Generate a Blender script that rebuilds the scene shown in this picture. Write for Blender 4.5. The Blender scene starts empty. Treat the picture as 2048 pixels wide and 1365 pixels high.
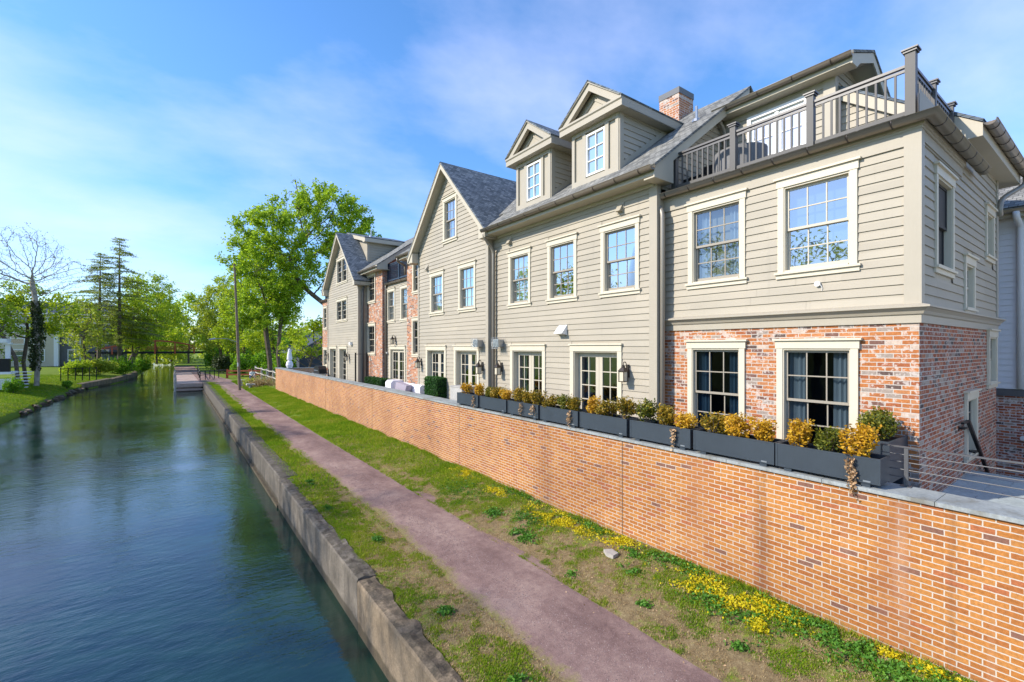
import bpy, math, random
import numpy as np
from mathutils import Vector, Matrix, kdtree
R = math.radians
rng = np.random.default_rng(7)
random.seed(7)
scene = bpy.context.scene
col = scene.collection

# ------------------------------------------------------------------ materials
def newmat(name):
    m = bpy.data.materials.new(name); m.use_nodes = True
    nt = m.node_tree; nt.nodes.clear()
    out = nt.nodes.new('ShaderNodeOutputMaterial')
    return m, nt, out
def N(nt, typ, **kw):
    n = nt.nodes.new(typ)
    for k, v in kw.items():
        if k.startswith('i_'):
            n.inputs[k[2:].replace('_', ' ')].default_value = v
        else: setattr(n, k, v)
    return n
def L(nt, a, b): nt.links.new(a, b)
def ramp(nt, fac, stops, interp='LINEAR'):
    r = nt.nodes.new('ShaderNodeValToRGB'); r.color_ramp.interpolation = interp
    e = r.color_ramp.elements
    while len(e) < len(stops): e.new(0.5)
    for el, (p, c) in zip(e, stops):
        el.position = p; el.color = (*c, 1) if len(c) == 3 else c
    L(nt, fac, r.inputs[0]); return r.outputs[0]
def mixc(nt, fac, a, b, mode='MIX'):
    n = nt.nodes.new('ShaderNodeMix'); n.data_type = 'RGBA'; n.blend_type = mode
    for s, v in ((0, fac), (6, a), (7, b)):
        if hasattr(v, 'node'): L(nt, v, n.inputs[s])
        else: n.inputs[s].default_value = v if s == 0 else (*v, 1)
    return n.outputs[2]
def mth(nt, op, a, b=0.0, clamp=False):
    n = nt.nodes.new('ShaderNodeMath'); n.operation = op; n.use_clamp = clamp
    for i, v in enumerate((a, b)):
        if hasattr(v, 'node'): L(nt, v, n.inputs[i])
        else: n.inputs[i].default_value = v
    return n.outputs[0]
def pos(nt): return N(nt, 'ShaderNodeNewGeometry').outputs['Position']
def xyz(nt, v):
    s = N(nt, 'ShaderNodeSeparateXYZ'); L(nt, v, s.inputs[0]); return s.outputs
def comb(nt, x, y, z=0.0):
    c = N(nt, 'ShaderNodeCombineXYZ')
    for i, v in enumerate((x, y, z)):
        if hasattr(v, 'node'): L(nt, v, c.inputs[i])
        else: c.inputs[i].default_value = v
    return c.outputs[0]
def noise(nt, vec, scale, detail=4, rough=0.55, dim='3D'):
    n = N(nt, 'ShaderNodeTexNoise'); n.inputs['Scale'].default_value = scale
    n.inputs['Detail'].default_value = detail; n.inputs['Roughness'].default_value = rough
    if vec is not None: L(nt, vec, n.inputs['Vector'])
    return n.outputs[0]
def vmul(nt, v, s):
    n = N(nt, 'ShaderNodeVectorMath', operation='MULTIPLY'); L(nt, v, n.inputs[0]); n.inputs[1].default_value = s
    return n.outputs[0]
def bsdf(nt, out, color, rough=0.6, metal=0.0, spec=0.4, bump=None, bs=0.2, bd=0.01):
    p = N(nt, 'ShaderNodeBsdfPrincipled')
    if hasattr(color, 'node'): L(nt, color, p.inputs['Base Color'])
    else: p.inputs['Base Color'].default_value = (*color, 1)
    if hasattr(rough, 'node'): L(nt, rough, p.inputs['Roughness'])
    else: p.inputs['Roughness'].default_value = rough
    p.inputs['Metallic'].default_value = metal
    p.inputs['Specular IOR Level'].default_value = spec
    if bump is not None:
        b = N(nt, 'ShaderNodeBump'); b.inputs['Strength'].default_value = bs; b.inputs['Distance'].default_value = bd
        L(nt, bump, b.inputs['Height']); L(nt, b.outputs[0], p.inputs['Normal'])
    L(nt, p.outputs[0], out.inputs[0]); return p

def paint(name, c, rough=0.5, var=0.10, metal=0.0, scale=3.0, spec=0.35):
    m, nt, out = newmat(name); p = pos(nt)
    n = noise(nt, p, scale, 5); n2 = noise(nt, vmul(nt, p, (6, 6, 1)), 9.0, 3)
    f = mth(nt, 'ADD', mth(nt, 'MULTIPLY', n, .6), mth(nt, 'MULTIPLY', n2, .4))
    cc = ramp(nt, f, [(0.3, tuple(x*(1-var) for x in c)), (0.7, tuple(min(1, x*(1+var*.6)) for x in c))])
    bsdf(nt, out, cc, rough, metal, spec, n2, .05, .004)
    return m

def brick(name, horiz, cols, mortar, white=0.0, stain=False, bw=.203, rh=.0677, ms=.0072, soot=0.0):
    """horiz: 'Y' or 'X' = world axis the courses run along."""
    m, nt, out = newmat(name); p = pos(nt); s = xyz(nt, p)
    h = s[1] if horiz == 'Y' else s[0]
    wob = mth(nt, 'MULTIPLY', mth(nt, 'SUBTRACT', noise(nt, p, 16, 3), .5), .011)
    v = comb(nt, mth(nt, 'ADD', h, wob), mth(nt, 'ADD', mth(nt, 'ADD', s[2], 20.0), wob), 0.0)
    b = N(nt, 'ShaderNodeTexBrick'); L(nt, v, b.inputs['Vector'])
    b.inputs['Color1'].default_value = (0, 0, 0, 1); b.inputs['Color2'].default_value = (1, 1, 1, 1)
    b.inputs['Mortar'].default_value = (.5, .5, .5, 1)
    b.inputs['Scale'].default_value = 1.0; b.inputs['Brick Width'].default_value = bw
    b.inputs['Row Height'].default_value = rh; b.inputs['Mortar Size'].default_value = ms
    b.inputs['Mortar Smooth'].default_value = .25; b.inputs['Bias'].default_value = 0
    per = b.outputs['Color']
    c = ramp(nt, per, cols, 'CONSTANT')
    n1 = noise(nt, p, 28, 5, .65); n2 = noise(nt, p, 5, 4)
    c = mixc(nt, 1.0, c, ramp(nt, n1, [(.3, (.72, .70, .68)), (.7, (1.2, 1.15, 1.1))]), 'MULTIPLY')
    if white > 0:
        wm = ramp(nt, mth(nt, 'ADD', mth(nt, 'MULTIPLY', noise(nt, p, 17, 4, .6), .72), mth(nt, 'MULTIPLY', noise(nt, p, 3.2, 3), .33)),
                  [(.585-white*.1, (0, 0, 0)), (.66-white*.1, (1, 1, 1))])
        c = mixc(nt, mth(nt, 'MULTIPLY', wm, .68), c, (.58, .51, .455))
    mc = mixc(nt, n2, mortar, tuple(x*.8 for x in mortar))
    c = mixc(nt, b.outputs['Fac'], c, mc)
    if stain:
        st = noise(nt, vmul(nt, p, (1.0, 1.5, .13)), 1.0, 4, .6)
        d = ramp(nt, st, [(.56, (0, 0, 0)), (.72, (1, 1, 1))])
        c = mixc(nt, mth(nt, 'MULTIPLY', d, .38), c, (.30, .12, .06))
        st2 = noise(nt, vmul(nt, p, (1.0, 2.6, .2)), 1.3, 3, .6)
        d2 = ramp(nt, st2, [(.60, (0, 0, 0)), (.78, (1, 1, 1))])
        c = mixc(nt, mth(nt, 'MULTIPLY', d2, .22), c, (.56, .44, .36))
        c = mixc(nt, 1.0, c, ramp(nt, noise(nt, vmul(nt, p, (1, .8, 1.0)), .55, 4, .6), [(.3, (.76, .72, .72)), (.55, (1, 1, 1)), (.75, (1.1, 1.08, 1.05))]), 'MULTIPLY')
        c = mixc(nt, mth(nt, 'MULTIPLY', ramp(nt, noise(nt, p, 38, 4, .7), [(.60, (0, 0, 0)), (.70, (1, 1, 1))]), .55), c, (.15, .075, .045))
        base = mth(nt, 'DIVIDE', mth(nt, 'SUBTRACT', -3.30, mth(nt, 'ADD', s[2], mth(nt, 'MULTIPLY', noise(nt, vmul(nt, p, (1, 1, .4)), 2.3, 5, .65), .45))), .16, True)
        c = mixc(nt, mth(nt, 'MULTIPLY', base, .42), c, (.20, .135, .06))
        # rusty run-down marks under the planters
        for yc, w, a in ((3.32, .16, .5), (6.0, .06, .3), (8.2, .35, .35), (1.25, .07, .3)):
            g = mth(nt, 'SUBTRACT', 1.0, mth(nt, 'DIVIDE', mth(nt, 'ABSOLUTE', mth(nt, 'SUBTRACT', s[1], yc)), w), True)
            g = mth(nt, 'MULTIPLY', g, ramp(nt, noise(nt, vmul(nt, p, (1, 9, .7)), 1.5, 4), [(.35, (0, 0, 0)), (.6, (1, 1, 1))]))
            c = mixc(nt, mth(nt, 'MULTIPLY', g, a), c, (.10, .045, .03))
    if soot:
        c = mixc(nt, soot, c, (.5, .47, .44))
    hgt = mth(nt, 'ADD', mth(nt, 'MULTIPLY', mth(nt, 'SUBTRACT', 1.0, b.outputs['Fac']), 1.0), mth(nt, 'MULTIPLY', n1, .35))
    bsdf(nt, out, c, .85, 0, .25, hgt, .5, .006)
    return m

def shingle(name, axis, c0, c1):
    m, nt, out = newmat(name); p = pos(nt); s = xyz(nt, p)
    h = s[1] if axis == 'Y' else s[0]
    jit = mth(nt, 'MULTIPLY', noise(nt, p, 6, 2), .02)
    v = comb(nt, h, mth(nt, 'ADD', mth(nt, 'ADD', s[2], 20.0), jit), 0.0)
    b = N(nt, 'ShaderNodeTexBrick'); L(nt, v, b.inputs['Vector'])
    b.inputs['Color1'].default_value = (0, 0, 0, 1); b.inputs['Color2'].default_value = (1, 1, 1, 1)
    b.inputs['Mortar'].default_value = (0, 0, 0, 1); b.inputs['Scale'].default_value = 1
    b.inputs['Brick Width'].default_value = .16; b.inputs['Row Height'].default_value = .085
    b.inputs['Mortar Size'].default_value = .007; b.inputs['Mortar Smooth'].default_value = .4
    c = ramp(nt, b.outputs['Color'], [(0, c0), (.5, tuple((x+y)/2 for x, y in zip(c0, c1))), (1, c1)])
    c = mixc(nt, mth(nt, 'MULTIPLY', b.outputs['Fac'], .75), c, tuple(x*.3 for x in c0))
    n = noise(nt, p, 60, 3)
    c = mixc(nt, 1.0, c, ramp(nt, n, [(.3, (.8, .8, .8)), (.7, (1.15, 1.15, 1.15))]), 'MULTIPLY')
    c = mixc(nt, 1.0, c, ramp(nt, noise(nt, p, 1.1, 4), [(.3, (.85, .86, .88)), (.7, (1.15, 1.13, 1.1))]), 'MULTIPLY')
    row = mth(nt, 'FRACT', mth(nt, 'DIVIDE', mth(nt, 'ADD', mth(nt, 'ADD', s[2], 20.0), jit), .085))
    bsdf(nt, out, c, .9, 0, .2, mth(nt, 'SUBTRACT', mth(nt, 'SUBTRACT', 1.0, row), b.outputs['Fac']), .5, .012)
    return m

def leafmat(name, stops, trans=.35, rough=.55):
    m, nt, out = newmat(name)
    g = N(nt, 'ShaderNodeNewGeometry')
    big = noise(nt, g.outputs['Position'], .45, 2)
    f = mth(nt, 'ADD', mth(nt, 'MULTIPLY', g.outputs['Random Per Island'], .7), mth(nt, 'MULTIPLY', mth(nt, 'SUBTRACT', big, .35), .9), True)
    c = ramp(nt, f, stops)
    d = N(nt, 'ShaderNodeBsdfPrincipled'); L(nt, c, d.inputs['Base Color']); d.inputs['Roughness'].default_value = rough
    d.inputs['Specular IOR Level'].default_value = .3
    t = N(nt, 'ShaderNodeBsdfTranslucent')
    L(nt, mixc(nt, 1.0, c, (1.2, 1.15, .6), 'MULTIPLY'), t.inputs[0])
    mx = N(nt, 'ShaderNodeMixShader'); mx.inputs[0].default_value = trans
    L(nt, d.outputs[0], mx.inputs[1]); L(nt, t.outputs[0], mx.inputs[2]); L(nt, mx.outputs[0], out.inputs[0])
    return m

def glassmat(name, tint, refl):
    m, nt, out = newmat(name); p = pos(nt)
    gl = N(nt, 'ShaderNodeBsdfGlossy'); gl.inputs['Roughness'].default_value = .015
    gl.inputs['Color'].default_value = (.95, .98, 1, 1)
    b = N(nt, 'ShaderNodeBump'); b.inputs['Strength'].default_value = .10; b.inputs['Distance'].default_value = .02
    L(nt, noise(nt, p, 1.6, 2), b.inputs['Height']); L(nt, b.outputs[0], gl.inputs['Normal'])
    tr = N(nt, 'ShaderNodeBsdfTransparent'); tr.inputs[0].default_value = (*tint, 1)
    lw = N(nt, 'ShaderNodeLayerWeight'); lw.inputs[0].default_value = .35
    f = mth(nt, 'ADD', refl, mth(nt, 'MULTIPLY', lw.outputs['Fresnel'], (.45 if refl > .1 else .20)), True)
    mx = N(nt, 'ShaderNodeMixShader'); L(nt, f, mx.inputs[0])
    L(nt, tr.outputs[0], mx.inputs[1]); L(nt, gl.outputs[0], mx.inputs[2]); L(nt, mx.outputs[0], out.inputs[0])
    return m

def stonemat(name, c, scale=3, var=.3, rough=.85, bump=.3, stains=None, bd=.01):
    m, nt, out = newmat(name); p = pos(nt)
    n = noise(nt, p, scale, 6, .65); n2 = noise(nt, p, scale*14, 4, .7)
    cc = ramp(nt, n, [(.28, tuple(x*(1-var) for x in c)), (.72, tuple(min(1, x*(1+var)) for x in c))])
    cc = mixc(nt, 1.0, cc, ramp(nt, n2, [(.3, (.8, .8, .8)), (.7, (1.18, 1.16, 1.14))]), 'MULTIPLY')
    if stains:
        d = ramp(nt, noise(nt, vmul(nt, p, (1.3, 1.3, .35)), 2.2, 5, .65), [(.5, (0, 0, 0)), (.66, (1, 1, 1))])
        cc = mixc(nt, mth(nt, 'MULTIPLY', d, .7), cc, stains)
    if stains and 'concrete' in name:
        up = xyz(nt, N(nt, 'ShaderNodeNewGeometry').outputs['Normal'])[2]
        ms = mth(nt, 'MULTIPLY', ramp(nt, up, [(.45, (0, 0, 0)), (.8, (1, 1, 1))]), ramp(nt, noise(nt, p, 7, 5, .7), [(.42, (0, 0, 0)), (.58, (1, 1, 1))]))
        cc = mixc(nt, mth(nt, 'MULTIPLY', ms, .75), cc, (.055, .045, .03))
        zl = mth(nt, 'DIVIDE', mth(nt, 'SUBTRACT', -4.40, mth(nt, 'ADD', xyz(nt, p)[2], mth(nt, 'MULTIPLY', n, .18))), .05, True)
        cc = mixc(nt, mth(nt, 'MULTIPLY', zl, .7), cc, (.045, .037, .022))
    bsdf(nt, out, cc, rough, 0, .25, mth(nt, 'ADD', n2, n), bump, bd)
    return m

M = {}
def sidingpaint(name, c0):
    m, nt, out = newmat(name); p = pos(nt); s = xyz(nt, p)
    row = mth(nt, 'FLOOR', mth(nt, 'DIVIDE', mth(nt, 'ADD', s[2], 2.33), .147))
    wn = N(nt, 'ShaderNodeTexWhiteNoise'); wn.noise_dimensions = '2D'
    seg = mth(nt, 'FLOOR', mth(nt, 'DIVIDE', mth(nt, 'ADD', mth(nt, 'ADD', s[1], s[0]), mth(nt, 'MULTIPLY', row, 1.37)), 3.6))
    L(nt, comb(nt, row, seg), wn.inputs['Vector'])
    c = ramp(nt, wn.outputs['Value'], [(0, tuple(x*.94 for x in c0)), (1, tuple(x*1.05 for x in c0))])
    n = noise(nt, p, .7, 4); n2 = noise(nt, vmul(nt, p, (5, 5, .5)), 2.0, 4, .6); g = noise(nt, vmul(nt, p, (3, 3, 40)), 3, 3)
    c = mixc(nt, 1.0, c, ramp(nt, n, [(.3, (.92, .925, .93)), (.7, (1.05, 1.04, 1.03))]), 'MULTIPLY')
    c = mixc(nt, mth(nt, 'MULTIPLY', ramp(nt, n2, [(.58, (0, 0, 0)), (.75, (1, 1, 1))]), .16), c, (.17, .15, .12))
    bsdf(nt, out, c, .58, 0, .3, g, .08, .003); return m
M['siding'] = sidingpaint('taupe_siding_paint', (.378, .336, .263))
M['trim'] = paint('taupe_trim_paint', (.387, .344, .27), .5, .05)
M['soffit'] = paint('soffit_paint', (.48, .43, .335), .6, .05)
M['cream'] = paint('cream_casing_paint', (.60, .535, .41), .5, .05)
M['sash'] = paint('taupe_sash_paint', (.31, .275, .22), .45, .05)
M['leaf_frame'] = paint('cream_door_paint', (.50, .45, .355), .45, .04)
M['white'] = paint('white_paint', (.80, .79, .76), .45, .04)
M['gutter'] = paint('bronze_gutter_metal', (.25, .21, .165), .38, .12, .35, 2, .5)
M['gutter_band'] = paint('dark_gutter_band', (.06, .05, .045), .45, .1, .3)
M['downspout'] = paint('taupe_downspout_metal', (.30, .27, .225), .4, .06, .25)
M['rail'] = paint('grey_railing_paint', (.095, .09, .086), .5, .06, .0, 3, .3)
M['raildark'] = paint('dark_grey_rail_paint', (.04, .04, .043), .35, .06, .1, 3, .5)
M['navyrail'] = paint('navy_railing_paint', (.035, .055, .085), .4, .1)
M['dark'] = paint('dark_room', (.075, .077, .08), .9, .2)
M['curtain'] = paint('pale_curtain_cloth', (.50, .53, .55), .9, .08)
M['bluecurtain'] = paint('blue_curtain_cloth', (.09, .16, .23), .9, .1)
M['glass'] = glassmat('window_glass', (.34, .40, .44), .0)
M['glassblind'] = glassmat('blind_backed_glass', (.9, .93, .95), .22)
M['glassup'] = glassmat('sky_reflecting_glass', (.50, .58, .63), .13)
M['glassmirror'] = glassmat('bright_reflecting_glass', (.4, .5, .55), .34)
USED = [(0, (.37, .135, .045)), (.16, (.43, .165, .055)), (.34, (.32, .105, .042)), (.50, (.44, .19, .08)), (.64, (.38, .14, .05)),
        (.74, (.30, .25, .215)), (.83, (.17, .09, .07)), (.90, (.50, .40, .33)), (.96, (.11, .075, .065))]
USED2 = [(0, (.30, .085, .04)), (.18, (.36, .11, .05)), (.36, (.26, .08, .045)), (.52, (.40, .15, .075)), (.64, (.24, .12, .09)),
         (.74, (.30, .23, .19)), (.82, (.13, .085, .07)), (.90, (.38, .30, .25)), (.96, (.09, .065, .06))]
WALL = [(0, (.39, .158, .038)), (.2, (.43, .182, .046)), (.42, (.36, .140, .037)), (.62, (.44, .198, .056)), (.80, (.335, .124, .036)),
        (.92, (.36, .125, .05)), (.97, (.20, .10, .07))]
M['brickY'] = brick('used_brick_along_canal', 'Y', USED, (.54, .49, .43), .30)
M['brickX'] = brick('used_brick_side', 'X', USED2, (.56, .50, .43), .16)
M['brickF'] = brick('far_used_brick', 'Y', USED, (.52, .45, .39), .26)
M['brickN'] = brick('neighbour_brick', 'Y', USED2, (.60, .56, .54), .5)
M['chim'] = brick('chimney_brick', 'Y', USED, (.62, .57, .52), .55)
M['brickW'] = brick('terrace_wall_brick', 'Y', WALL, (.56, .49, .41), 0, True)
M['brickWX'] = brick('terrace_end_brick', 'X', WALL, (.78, .71, .60), 0)
M['shY'] = shingle('slate_grey_shingle_y', 'Y', (.135, .135, .125), (.30, .295, .27))
M['shX'] = shingle('slate_grey_shingle_x', 'X', (.075, .095, .115), (.19, .22, .25))
M['coping'] = stonemat('bluestone_coping', (.28, .305, .305), 1.6, .22, .7, .15, (.15, .135, .10))
M['bluestone'] = stonemat('bluestone_paving', (.37, .42, .42), 1.3, .22, .7, .12)
M['concrete'] = stonemat('weathered_canal_concrete', (.215, .165, .11), 1.4, .4, .9, .6, (.065, .052, .04), .02)
M['concretefar'] = stonemat('grey_canal_concrete', (.12, .105, .086), 1.8, .35, .9, .4, (.05, .046, .04))
M['concretemid'] = stonemat('stained_canal_concrete', (.145, .125, .10), 1.6, .4, .9, .5, (.06, .052, .043), .02)
M['screen'] = paint('dark_insect_screen', (.045, .042, .04), .7, .05)
M['concrete2'] = stonemat('pale_concrete', (.40, .39, .37), 2, .15, .85, .2)
M['planter'] = paint('blue_black_planter_metal', (.042, .055, .070), .42, .18, .2, 2.5, .5)
M['soil'] = stonemat('dark_soil', (.03, .022, .017), 8, .4, 1, .5)
M['black'] = paint('black_metal', (.014, .014, .016), .4, .1, .2)
M['steel'] = paint('grey_steel_rail', (.10, .10, .105), .45, .1, .2)
M['galv'] = paint('galvanised_metal', (.42, .44, .46), .3, .25, .7, 8)
M['copper'] = paint('aged_dark_copper', (.075, .06, .05), .4, .3, .6, 9)
M['lampglass'] = paint('frosted_lantern_glass', (.58, .52, .40), .2, .1)
M['bark'] = stonemat('grey_brown_bark', (.135, .105, .08), 4, .4, .95, .6)
M['barkpale'] = stonemat('pale_sycamore_bark', (.36, .32, .27), 2.5, .4, .9, .4)
M['pole'] = stonemat('weathered_pole_wood', (.21, .155, .11), 3, .3, .9, .4)
M['redwood'] = paint('red_painted_wood', (.42, .095, .045), .6, .15)
M['greywood'] = stonemat('weathered_grey_wood', (.40, .37, .33), 4, .25, .9, .4)
M['deck'] = stonemat('pinkish_deck_boards', (.42, .31, .26), 2, .2, .85, .3)
M['navy'] = paint('navy_barn_paint', (.05, .06, .09), .7, .15)
M['creamwall'] = paint('cream_render', (.56, .49, .36), .8, .06)
M['greywall'] = paint('mid_grey_boards', (.15, .155, .165), .7, .08)
M['neigh'] = paint('pale_grey_boards', (.70, .70, .72), .6, .05)
M['fabric'] = paint('white_cushion_fabric', (.74, .71, .74), .9, .05)
M['lilac'] = paint('lilac_grey_cushion', (.33, .29, .34), .9, .08)
M['cover'] = paint('grey_wicker_cover', (.20, .20, .205), .8, .15)
M['skin'] = paint('skin', (.55, .33, .24), .6, .05)
M['shirt'] = paint('pale_shirt', (.70, .70, .70), .9, .05)
M['jeans'] = paint('blue_trousers', (.03, .12, .30), .9, .1)
M['hair'] = paint('brown_hair', (.10, .05, .03), .8, .1)
M['vine'] = leafmat('dead_vine_leaf', [(0, (.30, .17, .08)), (.5, (.50, .32, .17)), (1, (.62, .45, .28))], .15)
M['leafgreen'] = leafmat('fresh_green_leaf', [(0, (.15, .26, .022)), (.45, (.29, .44, .03)), (1, (.47, .60, .06))], .54)
M['leafyel'] = leafmat('yellow_green_leaf', [(0, (.17, .28, .02)), (.5, (.35, .47, .03)), (1, (.54, .61, .06))], .52)
M['leafolive'] = leafmat('olive_spring_leaf', [(0, (.18, .25, .03)), (.5, (.36, .44, .05)), (1, (.55, .58, .09))], .52)
M['leafdark'] = leafmat('dark_ivy_leaf', [(0, (.025, .04, .014)), (.5, (.055, .08, .025)), (1, (.11, .14, .05))], .2)
M['leafbush'] = leafmat('bank_bush_leaf', [(0, (.08, .19, .012)), (.5, (.17, .35, .02)), (1, (.31, .50, .04))], .45)
M['needle'] = leafmat('conifer_needles', [(0, (.12, .17, .04)), (.5, (.24, .30, .06)), (1, (.38, .43, .10))], .45)
M['gold'] = leafmat('golden_shrub_leaf', [(0, (.24, .13, .01)), (.3, (.46, .24, .012)), (.7, (.62, .37, .02)), (1, (.66, .47, .06))], .25)
M['goldgreen'] = leafmat('bronze_green_shrub_leaf', [(0, (.05, .055, .008)), (.35, (.15, .135, .012)), (.7, (.33, .20, .015)), (1, (.50, .33, .03))], .22)
M['greenshrub'] = leafmat('olive_green_shrub_leaf', [(0, (.035, .05, .007)), (.45, (.10, .125, .012)), (.8, (.24, .22, .018)), (1, (.48, .32, .02))], .22)
M['hedge'] = leafmat('deep_green_hedge_leaf', [(0, (.010, .04, .008)), (.5, (.025, .095, .012)), (1, (.06, .17, .025))], .2)
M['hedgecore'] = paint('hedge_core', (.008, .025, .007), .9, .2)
M['drygrass'] = leafmat('dry_straw_leaf', [(0, (.26, .18, .09)), (.5, (.42, .30, .15)), (1, (.55, .42, .24))], .3)
M['sedum'] = leafmat('yellow_sedum', [(0, (.30, .33, .01)), (.4, (.55, .47, .01)), (1, (.72, .58, .015))], .3)
M['weed'] = leafmat('weed_leaf', [(0, (.035, .12, .015)), (.5, (.075, .21, .02)), (1, (.15, .31, .03))], .3)
M['catkin'] = leafmat('brown_bud', [(0, (.10, .075, .055)), (1, (.20, .15, .10))], .1)

def grassmat():
    m, nt, out = newmat('grass_blades')
    g = N(nt, 'ShaderNodeNewGeometry')
    p = g.outputs['Position']
    n = noise(nt, p, .9, 4)
    f = mth(nt, 'ADD', mth(nt, 'MULTIPLY', g.outputs['Random Per Island'], .55), mth(nt, 'MULTIPLY', mth(nt, 'SUBTRACT', n, .28), 1.0), True)
    c = ramp(nt, f, [(0, (.07, .19, .012)), (.3, (.15, .28, .016)), (.6, (.27, .36, .022)), (.82, (.38, .40, .05)), (1, (.46, .38, .15))])
    d = N(nt, 'ShaderNodeBsdfDiffuse'); L(nt, c, d.inputs[0]); t = N(nt, 'ShaderNodeBsdfTranslucent'); L(nt, c, t.inputs[0])
    mx = N(nt, 'ShaderNodeMixShader'); mx.inputs[0].default_value = .35
    L(nt, d.outputs[0], mx.inputs[1]); L(nt, t.outputs[0], mx.inputs[2]); L(nt, mx.outputs[0], out.inputs[0])
    return m
M['grass'] = grassmat()

def groundmat():
    m, nt, out = newmat('canal_bank_ground'); p = pos(nt); s = xyz(nt, p)
    n1 = noise(nt, p, 2.6, 6, .68); n2 = noise(nt, p, 11, 5, .7); n3 = noise(nt, p, 60, 3, .7)
    soil = ramp(nt, n2, [(.3, (.15, .105, .055)), (.55, (.25, .185, .095)), (.75, (.36, .285, .155))])
    green = ramp(nt, n2, [(.3, (.09, .15, .014)), (.6, (.17, .23, .02)), (.8, (.27, .30, .035))])
    far = mth(nt, 'DIVIDE', mth(nt, 'SUBTRACT', s[1], 7.0), 12.0, True)
    left = mth(nt, 'GREATER_THAN', -4.0, s[0])
    bias = mth(nt, 'ADD', mth(nt, 'MULTIPLY', far, .22), mth(nt, 'MULTIPLY', left, .3))
    # bare worn margins right beside the gravel path
    e1 = mth(nt, 'ABSOLUTE', mth(nt, 'SUBTRACT', s[0], 4.50))
    edge = mth(nt, 'SUBTRACT', 1.0, mth(nt, 'DIVIDE', mth(nt, 'ABSOLUTE', mth(nt, 'SUBTRACT', e1, .95)), .55), True)
    k = mth(nt, 'SUBTRACT', mth(nt, 'ADD', mth(nt, 'ADD', mth(nt, 'MULTIPLY', n1, .7), mth(nt, 'MULTIPLY', n2, .3)), bias), mth(nt, 'MULTIPLY', edge, .10))
    f = ramp(nt, k, [(.47, (0, 0, 0)), (.60, (1, 1, 1))])
    c = mixc(nt, f, soil, green)
    c = mixc(nt, 1.0, c, ramp(nt, n3, [(.3, (.72, .72, .72)), (.7, (1.25, 1.25, 1.25))]), 'MULTIPLY')
    bsdf(nt, out, c, .95, 0, .15, mth(nt, 'ADD', n2, n3), .6, .03)
    return m
M['ground'] = groundmat()
def pathmat():
    m, nt, out = newmat('pink_gravel_path'); p = pos(nt)
    n1 = noise(nt, vmul(nt, p, (1.2, .45, 1)), 1.1, 5, .6); n2 = noise(nt, p, 70, 4, .75); n3 = noise(nt, p, 8, 4, .65)
    c = ramp(nt, mth(nt, 'ADD', mth(nt, 'MULTIPLY', n1, .65), mth(nt, 'MULTIPLY', n3, .35)),
             [(.36, (.175, .110, .098)), (.5, (.255, .168, .147)), (.64, (.355, .25, .21))])
    at = N(nt, 'ShaderNodeAttribute'); at.attribute_name = 'across'
    ef = mth(nt, 'ADD', at.outputs['Fac'], mth(nt, 'MULTIPLY', mth(nt, 'SUBTRACT', mth(nt, 'ADD', mth(nt, 'MULTIPLY', n3, .6), mth(nt, 'MULTIPLY', noise(nt, p, 2.2, 4), .5)), .55), .75))
    verge = ramp(nt, noise(nt, p, 22, 4, .7), [(.35, (.15, .115, .055)), (.5, (.21, .17, .075)), (.68, (.20, .205, .04))])
    c = mixc(nt, ramp(nt, ef, [(.74, (0, 0, 0)), (.93, (1, 1, 1))]), c, verge)
    c = mixc(nt, 1.0, c, ramp(nt, n2, [(.3, (.62, .62, .64)), (.5, (1, 1, 1)), (.75, (1.35, 1.32, 1.28))]), 'MULTIPLY')
    bsdf(nt, out, c, .95, 0, .15, mth(nt, 'ADD', n2, mth(nt, 'MULTIPLY', n3, .8)), .7, .02)
    return m
M['path'] = pathmat()
def watermat():
    m, nt, out = newmat('canal_water'); p = pos(nt)
    a = noise(nt, vmul(nt, p, (1.0, 2.1, 1)), 2.6, 3, .5)
    b = noise(nt, vmul(nt, p, (1.4, 3.6, 1)), 6.5, 3, .55)
    c = noise(nt, p, .35, 2)
    amp = ramp(nt, c, [(.38, (.35, .35, .35)), (.62, (1, 1, 1))])
    h = mth(nt, 'MULTIPLY', mth(nt, 'ADD', mth(nt, 'MULTIPLY', a, .9), mth(nt, 'MULTIPLY', b, .28)), amp)
    pr = bsdf(nt, out, (.008, .029, .020), .012, 0, .5, h, .13, .12)
    pr.inputs['IOR'].default_value = 1.62
    return m
M['water'] = watermat()

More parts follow.
